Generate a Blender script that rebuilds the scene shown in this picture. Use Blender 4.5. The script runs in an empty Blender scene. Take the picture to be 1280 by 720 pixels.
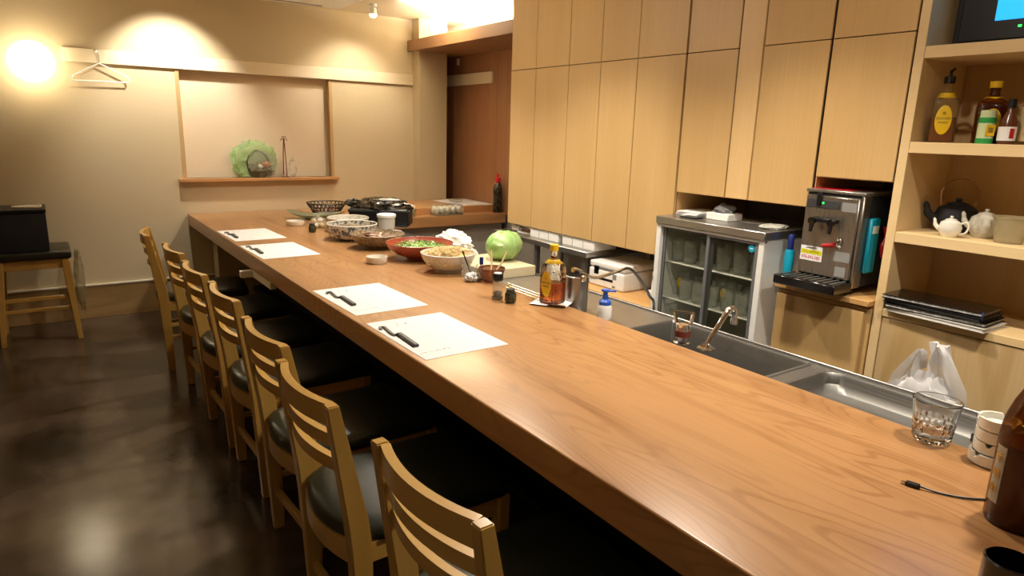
import bpy, bmesh, math, random
from mathutils import Vector, Matrix, noise
random.seed(7)
C = bpy.context.scene.collection
SC = bpy.context.scene
PI = math.pi
# ------------------------------------------------------------------ camera
cam = bpy.data.cameras.new('camera'); co = bpy.data.objects.new('camera', cam); C.objects.link(co)
rt = Vector((0.82142997, -0.56960424, 0.02835166)); up = Vector((0.10841803, 0.20477016, 0.97278709)); fw = Vector((0.55990922, 0.79600264, -0.22995971))
m = Matrix.Identity(4)
for i in range(3):
    m[i][0] = rt[i]; m[i][1] = up[i]; m[i][2] = -fw[i]
m.translation = Vector((0, 0, 1.391))
co.matrix_world = m
cam.sensor_width = 36; cam.lens = 827.06 * 36 / 1280; cam.clip_start = .02
SC.camera = co
# ------------------------------------------------------------------ world, exposure
w = bpy.data.worlds.new('world'); SC.world = w; w.use_nodes = True
w.node_tree.nodes['Background'].inputs[0].default_value = (1, .85, .65, 1)
w.node_tree.nodes['Background'].inputs[1].default_value = .02
SC.view_settings.view_transform = 'Standard'; SC.view_settings.look = 'None'
SC.view_settings.gamma = 1; SC.view_settings.use_curve_mapping = False
SC.view_settings.exposure = 0.0
SC.cycles.transparent_max_bounces = 32
WARM = (1, .90, .755); COVE = (1, .90, .72)
def spot(loc, tgt, power, ang, blend=.6, col=WARM, size=.03):
    l = bpy.data.lights.new('spot_lamp', 'SPOT'); l.energy = power; l.spot_size = math.radians(ang); l.spot_blend = blend
    l.color = col; l.shadow_soft_size = size
    o = bpy.data.objects.new('spot_lamp', l); C.objects.link(o); o.location = loc
    d = Vector(tgt) - Vector(loc); o.rotation_euler = d.to_track_quat('-Z', 'Y').to_euler(); return o
def area(loc, power, sx, sy, col=WARM, tgt=None, spread=180):
    l = bpy.data.lights.new('area_lamp', 'AREA'); l.shape = 'RECTANGLE'; l.size = sx; l.size_y = sy; l.energy = power; l.color = col
    l.spread = math.radians(spread)
    o = bpy.data.objects.new('area_lamp', l); C.objects.link(o); o.location = loc
    if tgt: o.rotation_euler = (Vector(tgt) - Vector(loc)).to_track_quat('-Z', 'Y').to_euler()
    return o
CEIL = 2.30
# wall washers by the back wall
WASH = [(.80, 4.98), (2.17, 5.02)]
spot((.80, 4.98, 2.22), (.80, 5.48, 1.6), 72, 84, .7)
spot((2.17, 5.02, 2.22), (2.13, 5.48, 1.45), 105, 96, .8)
# downlights over the bar; spots aimed at the kitchen are added fill
DOWN = [(1.85, .35), (1.85, 1.55), (1.85, 2.75), (1.75, 3.95)]
for x, y in DOWN: spot((x, y, 2.27), (x - .2, y, 0), 100, 125, .8, WARM, .05)
KIT_FILL = [(1.2, 1.0), (1.2, 3.2)]
for x, y in KIT_FILL: spot((x, y, 2.27), (x + 1.3, y, 1.0), 38, 130, .9, WARM, .05)
for x, y in [(-.6, .3), (-.6, -1.0)]: spot((x, y, 2.27), (x, y, 0), 14, 120, .9, WARM, .05)
# cove tube above the ledge at the right
area((2.95, 4.62, 2.14), 130, .12, 1.5, (1, .93, .80), (3.05, 4.62, 2.6))
# ------------------------------------------------------------------ materials
MAT = {}
def lin(c):
    if isinstance(c, str):
        c = [int(c[i:i+2], 16) / 255 for i in (0, 2, 4)]
    return tuple(x / 12.92 if x <= .04045 else ((x + .055) / 1.055) ** 2.4 for x in c) + (1,)
def base(name):
    mt = bpy.data.materials.new(name); mt.use_nodes = True; nt = mt.node_tree
    return mt, nt, nt.nodes['Principled BSDF']
def N(nt, t, **k):
    n = nt.nodes.new(t)
    for a, b in k.items(): setattr(n, a, b)
    return n
def plain(name, col, rough=.5, metal=0, spec=.5, bump=0, bscale=200, coat=0, emit=None, es=0, sheen=0):
    mt, nt, p = base(name)
    p.inputs['Base Color'].default_value = lin(col); p.inputs['Roughness'].default_value = rough
    p.inputs['Metallic'].default_value = metal; p.inputs['Specular IOR Level'].default_value = spec
    p.inputs['Coat Weight'].default_value = coat
    if emit: p.inputs['Emission Color'].default_value = lin(emit); p.inputs['Emission Strength'].default_value = es
    # slight natural variation
    tc = N(nt, 'ShaderNodeTexCoord'); nz = N(nt, 'ShaderNodeTexNoise'); nz.inputs['Scale'].default_value = bscale if bump else 40
    nz.inputs['Detail'].default_value = 3
    nt.links.new(tc.outputs['Object'], nz.inputs['Vector'])
    mx = N(nt, 'ShaderNodeMix', data_type='RGBA', blend_type='MULTIPLY'); mx.inputs[0].default_value = .25
    mx.inputs[6].default_value = lin(col)
    rp = N(nt, 'ShaderNodeValToRGB'); rp.color_ramp.elements[0].position = .3; rp.color_ramp.elements[1].position = .7
    rp.color_ramp.elements[0].color = (.75, .75, .75, 1)
    nt.links.new(nz.outputs[0], rp.inputs[0]); nt.links.new(rp.outputs[0], mx.inputs[7]); nt.links.new(mx.outputs[2], p.inputs['Base Color'])
    if bump:
        b = N(nt, 'ShaderNodeBump'); b.inputs['Strength'].default_value = bump; b.inputs['Distance'].default_value = .002
        nt.links.new(nz.outputs[0], b.inputs['Height']); nt.links.new(b.outputs[0], p.inputs['Normal'])
    MAT[name] = mt; return mt
def wood(name, c1, c2, c3, axis='Y', rough=.35, rings=9, stretch=.12, scale=3.0, fine=.35, coat=0, tone=0.3, seed=0, spec=.5, line=.45, det=1.2, fig=False):
    """contour-of-noise figure stretched along the grain, plus fine fibre lines"""
    mt, nt, p = base(name); L = nt.links.new
    tc = N(nt, 'ShaderNodeTexCoord')
    def mp(s, st):
        k = N(nt, 'ShaderNodeMapping'); v = [s, s, s]; v['XYZ'.index(axis)] = s * st
        k.inputs['Scale'].default_value = v; k.inputs['Location'].default_value = (seed, seed * .7, seed * 1.3)
        L(tc.outputs['Object'], k.inputs[0]); return k
    n1 = N(nt, 'ShaderNodeTexNoise'); n1.inputs['Scale'].default_value = 1; n1.inputs['Detail'].default_value = det; n1.inputs['Roughness'].default_value = .4
    L(mp(scale, stretch).outputs[0], n1.inputs['Vector'])
    mul = N(nt, 'ShaderNodeMath', operation='MULTIPLY'); mul.inputs[1].default_value = rings * 6.283
    L(n1.outputs[0], mul.inputs[0])
    sn = N(nt, 'ShaderNodeMath', operation='SINE'); L(mul.outputs[0], sn.inputs[0])
    ab = N(nt, 'ShaderNodeMapRange'); ab.inputs[1].default_value = -1; ab.inputs[2].default_value = 1
    L(sn.outputs[0], ab.inputs[0])
    n2 = N(nt, 'ShaderNodeTexNoise'); n2.inputs['Scale'].default_value = 1; n2.inputs['Detail'].default_value = 6; n2.inputs['Roughness'].default_value = .65
    L(mp(110, .02).outputs[0], n2.inputs['Vector'])
    n3 = N(nt, 'ShaderNodeTexNoise'); n3.inputs['Scale'].default_value = 1; n3.inputs['Detail'].default_value = 2
    L(mp(7, .06).outputs[0], n3.inputs['Vector'])
    r1 = N(nt, 'ShaderNodeValToRGB'); e = r1.color_ramp.elements
    e[0].position = 0; e[0].color = lin(c2); e[1].position = line; e[1].color = lin(c1)
    L(ab.outputs[0], r1.inputs[0])
    r2 = N(nt, 'ShaderNodeValToRGB'); e = r2.color_ramp.elements; e[0].position = .38; e[0].color = lin(c3); e[1].position = .62; e[1].color = lin(c1)
    L(n2.outputs[0], r2.inputs[0])
    mx = N(nt, 'ShaderNodeMix', data_type='RGBA'); mx.inputs[0].default_value = fine
    L(r1.outputs[0], mx.inputs[6]); L(r2.outputs[0], mx.inputs[7])
    r3 = N(nt, 'ShaderNodeValToRGB'); e = r3.color_ramp.elements; e[0].position = .35; e[0].color = lin(c3); e[1].position = .65; e[1].color = lin(c1)
    L(n3.outputs[0], r3.inputs[0])
    m2 = N(nt, 'ShaderNodeMix', data_type='RGBA'); m2.inputs[0].default_value = tone
    L(mx.outputs[2], m2.inputs[6]); L(r3.outputs[0], m2.inputs[7])
    last = m2.outputs[2]
    if fig:
        def layer(src, lo, hi, col, amt, mask=None):
            nonlocal last
            r = N(nt, 'ShaderNodeMapRange'); r.inputs[1].default_value = lo; r.inputs[2].default_value = hi; r.inputs[3].default_value = amt; r.inputs[4].default_value = 0
            L(src, r.inputs[0]); f = r.outputs[0]
            if mask:
                q = N(nt, 'ShaderNodeMath', operation='MULTIPLY'); L(f, q.inputs[0]); L(mask, q.inputs[1]); f = q.outputs[0]
            k = N(nt, 'ShaderNodeMix', data_type='RGBA'); L(f, k.inputs[0]); L(last, k.inputs[6]); k.inputs[7].default_value = lin(col); last = k.outputs[2]
        n4 = N(nt, 'ShaderNodeTexNoise'); n4.inputs['Scale'].default_value = 1; n4.inputs['Detail'].default_value = 3.5; n4.inputs['Roughness'].default_value = .42
        k4 = mp(3.2, .17); k4.inputs['Location'].default_value = (5.3, 1.1, 0); L(k4.outputs[0], n4.inputs['Vector'])
        a = N(nt, 'ShaderNodeMath', operation='MULTIPLY'); a.inputs[1].default_value = 42 * 6.283; L(n4.outputs[0], a.inputs[0])
        b_ = N(nt, 'ShaderNodeMath', operation='SINE'); L(a.outputs[0], b_.inputs[0])
        n5 = N(nt, 'ShaderNodeTexNoise'); n5.inputs['Scale'].default_value = 1; n5.inputs['Detail'].default_value = 1; k5 = mp(2.6, .3); k5.inputs['Location'].default_value = (9, 2, 0); L(k5.outputs[0], n5.inputs['Vector'])
        mk = N(nt, 'ShaderNodeMapRange'); mk.inputs[1].default_value = .42; mk.inputs[2].default_value = .58; L(n5.outputs[0], mk.inputs[0])
        layer(b_.outputs[0], -1, -.45, '84562E', .5, mk.outputs[0])
        n6 = N(nt, 'ShaderNodeTexNoise'); n6.inputs['Scale'].default_value = 1; n6.inputs['Detail'].default_value = 3; k6 = mp(13, .05); k6.inputs['Location'].default_value = (3, 7, 0); L(k6.outputs[0], n6.inputs['Vector'])
        layer(n6.outputs[0], .30, .38, '7A4A24', .7)
    L(last, p.inputs['Base Color'])
    p.inputs['Roughness'].default_value = rough; p.inputs['Coat Weight'].default_value = coat; p.inputs['Coat Roughness'].default_value = .15
    p.inputs['Specular IOR Level'].default_value = spec
    b = N(nt, 'ShaderNodeBump'); b.inputs['Strength'].default_value = .06; b.inputs['Distance'].default_value = .001
    L(n2.outputs[0], b.inputs['Height']); L(b.outputs[0], p.inputs['Normal'])
    MAT[name] = mt; return mt
def glass(name, tint=(1, 1, 1), gloss=.25, rough=.02, body=None, bodyamt=0.0):
    """thin clear glass: transparent with fresnel reflection"""
    mt, nt, p = base(name); L = nt.links.new; nt.nodes.remove(p)
    out = nt.nodes['Material Output']
    t = N(nt, 'ShaderNodeBsdfTransparent'); t.inputs[0].default_value = tint + (1,)
    g = N(nt, 'ShaderNodeBsdfGlossy'); g.inputs['Roughness'].default_value = rough
    lw = N(nt, 'ShaderNodeLayerWeight'); lw.inputs[0].default_value = gloss
    mu = N(nt, 'ShaderNodeMath', operation='MULTIPLY'); mu.inputs[1].default_value = .55; L(lw.outputs['Fresnel'], mu.inputs[0]); mx = N(nt, 'ShaderNodeMixShader'); L(mu.outputs[0], mx.inputs[0]); L(t.outputs[0], mx.inputs[1]); L(g.outputs[0], mx.inputs[2])
    last = mx
    if body:
        d = N(nt, 'ShaderNodeBsdfPrincipled'); d.inputs['Base Color'].default_value = lin(body); d.inputs['Roughness'].default_value = .2
        m2 = N(nt, 'ShaderNodeMixShader'); m2.inputs[0].default_value = bodyamt; L(mx.outputs[0], m2.inputs[1]); L(d.outputs[0], m2.inputs[2]); last = m2
    L(last.outputs[0], out.inputs[0]); MAT[name] = mt; return mt
def refract(name, col, rough=.02, ior=1.45, bump=0, bs=60):
    mt, nt, p = base(name); L = nt.links.new
    p.inputs['Base Color'].default_value = lin(col); p.inputs['Transmission Weight'].default_value = 1
    p.inputs['Roughness'].default_value = rough; p.inputs['IOR'].default_value = ior
    if bump:
        tc = N(nt, 'ShaderNodeTexCoord'); v = N(nt, 'ShaderNodeTexVoronoi'); v.inputs['Scale'].default_value = bs; L(tc.outputs['Object'], v.inputs['Vector'])
        b = N(nt, 'ShaderNodeBump'); b.inputs['Strength'].default_value = bump; b.inputs['Distance'].default_value = .004
        L(v.outputs['Distance'], b.inputs['Height']); L(b.outputs[0], p.inputs['Normal'])
    MAT[name] = mt; return mt
def speckle(name, c1, c2, scale=60, rough=.35, thr=(.45, .55), bump=0, detail=4):
    mt, nt, p = base(name); L = nt.links.new
    tc = N(nt, 'ShaderNodeTexCoord'); nz = N(nt, 'ShaderNodeTexNoise'); nz.inputs['Scale'].default_value = scale; nz.inputs['Detail'].default_value = detail
    L(tc.outputs['Object'], nz.inputs['Vector'])
    r = N(nt, 'ShaderNodeValToRGB'); e = r.color_ramp.elements; e[0].position, e[1].position = thr; e[0].color = lin(c1); e[1].color = lin(c2)
    L(nz.outputs[0], r.inputs[0]); L(r.outputs[0], p.inputs['Base Color']); p.inputs['Roughness'].default_value = rough
    if bump:
        b = N(nt, 'ShaderNodeBump'); b.inputs['Strength'].default_value = bump; b.inputs['Distance'].default_value = .003
        L(nz.outputs[0], b.inputs['Height']); L(b.outputs[0], p.inputs['Normal'])
    MAT[name] = mt; return mt
wood('counter', 'B48759', '9A6E43', 'A07347', 'Y', .3, rings=10, stretch=.09, scale=2.6, fine=.36, coat=.25, tone=.42, line=.25, seed=2, det=2.2, fig=True)
wood('counter_x', 'C2925F', 'A06E42', 'A8764A', 'X', .3, rings=7, stretch=.14, scale=3, fine=.3, coat=.25, tone=.35)
wood('cabinet', 'D2AF78', 'C8A36A', 'C49E64', 'Z', .42, rings=2, stretch=.1, scale=2, fine=.5, tone=.3)
wood('cabinet_pale', 'E0BE88', 'D3AE76', 'D2AC74', 'Z', .4, rings=2, stretch=.1, scale=2, fine=.4, tone=.3)
wood('shelf_edge', 'E6CB9A', 'DBBC88', 'D8B884', 'Y', .45, rings=2, fine=.3, tone=.3)
wood('shelf_inside', 'D8BA8C', 'C6A474', 'C9A878', 'Z', .5, rings=3, fine=.4, tone=.3)
wood('ash_door', 'CDB083', 'B5955F', 'BA9A66', 'Z', .45, rings=8, stretch=.2, scale=3.2, fine=.3, tone=.2, seed=3)
wood('chair', 'C9A053', 'B68A3F', 'BA8F44', 'Z', .32, rings=3, stretch=.1, scale=4, fine=.3, coat=.3, tone=.3)
wood('chair_y', 'C9A053', 'B68A3F', 'BA8F44', 'Y', .32, rings=3, stretch=.1, scale=4, fine=.3, coat=.3, tone=.3)
wood('brown_wall', 'A87850', '8E6040', '946442', 'Z', .5, rings=2, stretch=.06, scale=5, fine=.7, tone=.4)
wood('beam_wood', '96704F', '83603F', '866242', 'Y', .5, rings=2, fine=.5, tone=.3)
wood('rail_wood', 'EADCC0', 'E0D0B0', 'DFCEAD', 'X', .5, rings=2, fine=.3, tone=.2)
wood('base_wood', 'A98A5C', '8F7046', '94764B', 'X', .4, rings=5, scale=5, fine=.4, tone=.3)
wood('shelf_wood', 'D2A569', 'BB8B50', 'C19256', 'Y', .4, rings=3, fine=.4, tone=.3)
wood('chop_board', 'D3C6A6', 'C6B892', 'C9BB98', 'Y', .6, rings=2, fine=.3, tone=.3)
plain('wallpaper', 'CCBC9C', .85, spec=.2, bump=.25, bscale=260)
plain('alcove_paper', 'E0CFB4', .85, spec=.2, bump=.15, bscale=260)
plain('ceiling_paint', 'E6DAC0', .9, spec=.2)
plain('white_paint', 'F2EAD8', .8, spec=.2)
plain('light_grey_panel', 'BDB6AA', .45, spec=.4); plain('grey_wall', '9A948A', .6)
plain('trim_tan', 'B99B6B', .5)
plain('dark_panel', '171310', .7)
plain('black', '0B0B0C', .4); plain('black_matte', '15161A', .75); plain('black_gloss', '0A0A0C', .15, coat=.4)
plain('leather', '20261F', .33, bump=.12, bscale=300, coat=.1); plain('dark_cushion', '26261F', .3)
plain('white', 'F1F1EE', .45); plain('white_plastic', 'EDECE8', .3); plain('porcelain', 'E6E3D8', .15, coat=.4); plain('paper', 'E8E8E8', .8, spec=.2)
plain('cream', 'E6DFCC', .4); plain('ink', '9a9aa0', .8); plain('dark_ink', '3a3a40', .7)
plain('chrome', 'E6E6E8', .08, metal=1); plain('steel_dark', '6F6F70', .3, metal=1)
plain('blue_plastic', '2F5FC4', .3); plain('cyan', '13A3C4', .35); plain('navy', '1B2D73', .4); plain('red', 'C8202A', .35); plain('deep_red', 'B01E1E', .4)
plain('yellow', 'E6BC12', .45); plain('green', '2E9A48', .4); plain('pale_green', 'C9D7A8', .4); plain('grey', '8A8A88', .5); plain('mid_grey', '6E6E70', .5); plain('dark_grey', '37383A', .5)
plain('leaf_dish', '9EA185', .4, coat=.2); plain('red_bowl', '9E4630', .35, coat=.3); plain('towel', 'F1EEE6', .95, spec=.1, bump=.6, bscale=120)
plain('soy', '5A3018', .2); plain('tan', 'D8BE8C', .6); plain('egg', 'E9E2CC', .5); plain('sign_yellow', 'D6D018', .5); plain('sign_pink', 'E98C9A', .5); plain('sign_red', 'C41230', .5)
plain('basket_rattan', '55513A', .7); plain('brown_cord', '6E2B22', .6); plain('peach', 'C07A52', .6); plain('gold', 'C9A23A', .35, metal=.7)
plain('lamp_glass', 'FFF2D8', .4, emit='FFEBC6', es=12); plain('tube_glow', 'FFF4DC', .4, emit='FFF0D0', es=55); plain('bulb_glow', 'FFF4DC', .4, emit='FFE9BE', es=22)
plain('led_green', '22FF55', .4, emit='30FF60', es=2)
speckle('floor', '382E26', '5C4E40', 2.6, .195, (.35, .65), bump=.05, detail=8)
speckle('kitchen_floor', '3A3632', '57514A', 12, .5, (.4, .6))
speckle('blue_pattern', '5C6670', 'CFC4B0', 55, .3, (.46, .52)); speckle('brown_glaze', '6B5A45', '9C8A6E', 60, .35, (.4, .6)); speckle('grey_glaze', 'A9A497', 'C2BDAE', 50, .3, (.4, .6))
speckle('white_glaze', 'C9C4B8', 'DAD6CC', 90, .35, (.4, .6)); speckle('bowl_food', '39302A', '8A7A62', 90, .4, (.42, .58), .5)
speckle('meat', '33201A', '7A5038', 45, .35, (.4, .6), .5); speckle('greens', '2C6A1C', 'A6BE66', 90, .4, (.42, .58), .5); speckle('noodle', 'C9AA6C', 'E4CF9C', 160, .5, (.4, .6), .4)
speckle('cellar', 'B9B7A4', 'CAC8B6', 5, .6); speckle('flower_mix', '26331C', '9A8B50', 130, .4, (.42, .58), .6); speckle('leopard', '14110E', '4A3F30', 30, .25, (.4, .7))
speckle('spice', '2A1E14', '6E5236', 200, .6); speckle('dark_glass', '23291F', '4A4C38', 60, .12)
speckle('silver_foil', '9A9A96', 'D8D8D4', 80, .25, (.4, .6), .5)
def steel(name, col, rough, axis='Y', streak=.35):
    mt, nt, p = base(name); L = nt.links.new
    tc = N(nt, 'ShaderNodeTexCoord'); k = N(nt, 'ShaderNodeMapping'); v = [220, 220, 220]; v['XYZ'.index(axis)] = 3; k.inputs['Scale'].default_value = v
    L(tc.outputs['Object'], k.inputs[0]); nz = N(nt, 'ShaderNodeTexNoise'); nz.inputs['Scale'].default_value = 1; L(k.outputs[0], nz.inputs['Vector'])
    r = N(nt, 'ShaderNodeMapRange'); r.inputs[3].default_value = rough * (1 - streak); r.inputs[4].default_value = rough * (1 + streak); L(nz.outputs[0], r.inputs[0])
    L(r.outputs[0], p.inputs['Roughness']); p.inputs['Metallic'].default_value = .9; p.inputs['Base Color'].default_value = lin(col)
    b = N(nt, 'ShaderNodeBump'); b.inputs['Strength'].default_value = .03; L(nz.outputs[0], b.inputs['Height']); L(b.outputs[0], p.inputs['Normal'])
    MAT[name] = mt
steel('steel', 'A9A7A3', .34); steel('steel_x', 'A9A7A3', .34, 'X'); steel('steel_z', '9D9890', .3, 'Z'); steel('steel_basin', '83827E', .45)
glass('mug_glass', (.99, .99, .98), .12, .03, 'E8EAE4', .16); glass('clear', (.97, .98, .97), .15, .02, 'F4F6F4', .10); glass('pane', (.93, .94, .90), .12, .03); glass('film', (.97, .98, .97), .2, .12, 'F2F2EC', .12)  # clear and mug_glass: whitish body colour stands in for bright edge reflections
glass('green_film', (.88, .97, .82), .15, .2, 'B9D8A0', .35); glass('cloudy', (.9, .88, .8), .25, .1, 'C8BB98', .35); glass('white_film', (1, 1, 1), .3, .2, 'F4F4F6', .7)
glass('milky', (.95, .95, .93), .25, .1, 'DEDBD0', .75); glass('copper_glass', (.8, .62, .52), .4, .05, '8A5A48', .45)
refract('whisky_liquid', 'B4571A', .02, 1.36); refract('crystal', 'FFFFFF', 0, 1.5); refract('cut_glass', 'FFFFFF', .02, 1.5, .5, 85); glass('amber', (.66, .38, .12), .35, .03, '4A2408', .40); plain('amber_liquid', '6E3012', .12, coat=.5)
glass('bottle_glass', (.97, .96, .92), .2, .04, 'C9B27A', .08)
def cabbage_mat():
    mt, nt, p = base('cabbage'); L = nt.links.new
    tc = N(nt, 'ShaderNodeTexCoord'); nz = N(nt, 'ShaderNodeTexNoise'); nz.inputs['Scale'].default_value = 9; nz.inputs['Detail'].default_value = 5; L(tc.outputs['Object'], nz.inputs['Vector'])
    r = N(nt, 'ShaderNodeValToRGB'); e = r.color_ramp.elements; e[0].position = .35; e[0].color = lin('8DB868'); e[1].position = .65; e[1].color = lin('B8D08E')
    L(nz.outputs[0], r.inputs[0]); L(r.outputs[0], p.inputs['Base Color']); p.inputs['Roughness'].default_value = .4
    wv = N(nt, 'ShaderNodeTexWave'); wv.inputs['Scale'].default_value = 12; wv.inputs['Distortion'].default_value = 6; L(tc.outputs['Object'], wv.inputs['Vector'])
    b = N(nt, 'ShaderNodeBump'); b.inputs['Strength'].default_value = .35; b.inputs['Distance'].default_value = .003; L(wv.outputs[0], b.inputs['Height']); L(b.outputs[0], p.inputs['Normal'])
    MAT['cabbage'] = mt
cabbage_mat()
# ------------------------------------------------------------------ mesh helpers
def B(): return bmesh.new()
def box(bm, a, b, bev=0, seg=1):
    r = bmesh.ops.create_cube(bm, size=1); vs = r['verts']
    for v in vs: v.co = Vector([a[i] + (v.co[i] + .5) * (b[i] - a[i]) for i in range(3)])
    if bev:
        es = list({e for v in vs for e in v.link_edges}); bmesh.ops.bevel(bm, geom=es, offset=bev, segments=seg, affect='EDGES', profile=.6)
    return bm
def lathe(bm, prof, seg=32, c=(0, 0, 0), M=None):
    rings = []
    for r, z in prof:
        if r < 1e-6: rings.append([bm.verts.new((0, 0, z))])
        else: rings.append([bm.verts.new((r * math.cos(2 * PI * i / seg), r * math.sin(2 * PI * i / seg), z)) for i in range(seg)])
    for a, b in zip(rings, rings[1:]):
        if len(a) == 1 and len(b) == 1: continue
        for i in range(seg):
            j = (i + 1) % seg
            if len(a) == 1: bm.faces.new((a[0], b[i], b[j]))
            elif len(b) == 1: bm.faces.new((a[i], a[j], b[0]))
            else: bm.faces.new((a[i], a[j], b[j], b[i]))
    T = Matrix.Translation(c) @ (M or Matrix.Identity(4))
    for g in rings:
        for v in g: v.co = T @ v.co
    return bm
def cyl(bm, c, r, h, seg=24, r2=None, M=None):
    r2 = r if r2 is None else r2
    return lathe(bm, [(0, 0), (r, 0), (r2, h), (0, h)], seg, c, M)
def tube(bm, pts, r, seg=8, closed=False, caps=True):
    pts = [Vector(p) for p in pts]; n = len(pts); rings = []
    prev = None
    for i, p in enumerate(pts):
        if closed: t = pts[(i + 1) % n] - pts[i - 1]
        else: t = pts[min(i + 1, n - 1)] - pts[max(i - 1, 0)]
        t.normalize()
        if prev is None:
            a = Vector((0, 0, 1)) if abs(t.z) < .9 else Vector((1, 0, 0)); u = t.cross(a).normalized()
        else: u = (prev - t * prev.dot(t)).normalized()
        prev = u; v = t.cross(u)
        rr = r[i] if isinstance(r, (list, tuple)) else r
        rings.append([bm.verts.new(p + (u * math.cos(2 * PI * k / seg) + v * math.sin(2 * PI * k / seg)) * rr) for k in range(seg)])
    m_ = n if closed else n - 1
    for i in range(m_):
        a, b = rings[i], rings[(i + 1) % n]
        for k in range(seg): bm.faces.new((a[k], a[(k + 1) % seg], b[(k + 1) % seg], b[k]))
    if not closed and caps:
        bm.faces.new(rings[0][::-1]); bm.faces.new(rings[-1])
    return bm
def smooth_path(pts, n=6):
    pts = [Vector(p) for p in pts]; out = []
    for i in range(len(pts) - 1):
        p0 = pts[max(i - 1, 0)]; p1 = pts[i]; p2 = pts[i + 1]; p3 = pts[min(i + 2, len(pts) - 1)]
        for k in range(n):
            t = k / n
            out.append(.5 * ((2 * p1) + (-p0 + p2) * t + (2 * p0 - 5 * p1 + 4 * p2 - p3) * t * t + (-p0 + 3 * p1 - 3 * p2 + p3) * t ** 3))
    out.append(pts[-1]); return out
def sweep(bm, pts, hw, hh, updir=(0, 0, 1)):
    """rectangular section swept along pts: hw half thickness across, hh half height"""
    pts = [Vector(p) for p in pts]; U = Vector(updir); rings = []; n = len(pts)
    for i, p in enumerate(pts):
        t = (pts[min(i + 1, n - 1)] - pts[max(i - 1, 0)]).normalized(); s = t.cross(U).normalized()
        w_ = hw[i] if isinstance(hw, list) else hw; h_ = hh[i] if isinstance(hh, list) else hh
        rings.append([bm.verts.new(p + s * a * w_ + U * b * h_) for a, b in ((-1, -1), (1, -1), (1, 1), (-1, 1))])
    for a, b in zip(rings, rings[1:]):
        for k in range(4): bm.faces.new((a[k], a[(k + 1) % 4], b[(k + 1) % 4], b[k]))
    bm.faces.new(rings[0][::-1]); bm.faces.new(rings[-1]); return bm
def blob(bm, r, c=(0, 0, 0), amp=.1, freq=3, seg=24, rings=14, flat=None, seed=0, crease=False):
    res = bmesh.ops.create_uvsphere(bm, u_segments=seg, v_segments=rings, radius=1)
    for v in res['verts']:
        n = v.co.normalized(); q = n * freq + Vector((seed, seed * 2, 0))
        d = noise.noise(q) if not crease else (abs(noise.noise(q)) * -1.6 + .5 + .4 * noise.noise(q * 2.3))
        v.co = Vector((n.x * r[0], n.y * r[1], n.z * r[2])) * (1 + amp * d)
        if flat is not None and v.co.z < flat: v.co.z = flat + (v.co.z - flat) * .03
        v.co += Vector(c)
    return bm
def obj(name, bm, mat, parent=None, smooth=True, loc=None, rot=None, ang=40):
    me = bpy.data.meshes.new(name); bmesh.ops.recalc_face_normals(bm, faces=bm.faces); bm.to_mesh(me); bm.free()
    if smooth:
        for p in me.polygons: p.use_smooth = True
        me.set_sharp_from_angle(angle=math.radians(ang))
    me.materials.append(MAT[mat] if isinstance(mat, str) else mat)
    o = bpy.data.objects.new(name, me); C.objects.link(o)
    if parent: o.parent = parent
    if loc: o.location = loc
    if rot: o.rotation_euler = rot
    return o
def tag(o, label=None, cat=None, group=None, kind=None):
    if label: o['label'] = label
    if cat: o['category'] = cat
    if group: o['group'] = group
    if kind: o['kind'] = kind
    return o
def thing(name, label, cat, loc=(0, 0, 0), rotz=0, group=None, rot=None):
    o = bpy.data.objects.new(name, None); C.objects.link(o); o.empty_display_size = .05
    o.location = loc; o.rotation_euler = rot or (0, 0, rotz); return tag(o, label, cat, group)
def dup(root, loc=None, rotz=None, label=None):
    def cp(o, par):
        c = o.copy(); C.objects.link(c)
        if par: c.parent = par
        for ch in [x for x in ALLCH.get(o.name, [])]: pass
        for ch in o.children: cp(ch, c)
        return c
    r = cp(root, None)
    if loc: r.location = loc
    if rotz is not None: r.rotation_euler = (0, 0, rotz)
    if label: r['label'] = label
    return r
ALLCH = {}
def struct(name, bm, mat, label=None, smooth=False):
    o = obj(name, bm, mat, None, smooth); o['kind'] = 'structure'
    if label: o['label'] = label
    return o
def text(name, s, size, mat, parent, loc, rot, extrude=.0003, spacing=1, sx=1):
    cu = bpy.data.curves.new(name, 'FONT'); cu.body = s; cu.size = size; cu.extrude = extrude; cu.align_x = 'CENTER'; cu.align_y = 'CENTER'; cu.resolution_u = 2
    t = bpy.data.objects.new('tmp', cu); C.objects.link(t)
    dg = bpy.context.evaluated_depsgraph_get(); me = bpy.data.meshes.new_from_object(t.evaluated_get(dg)); bpy.data.objects.remove(t)
    me.materials.clear(); me.materials.append(MAT[mat]); me.name = name
    for v in me.vertices: v.co.x *= sx
    o = bpy.data.objects.new(name, me); C.objects.link(o)
    if parent: o.parent = parent
    o.location = loc; o.rotation_euler = rot; return o
FACE_X = (PI / 2, 0, -PI / 2)    # text lying on a face that looks towards -X
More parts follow.
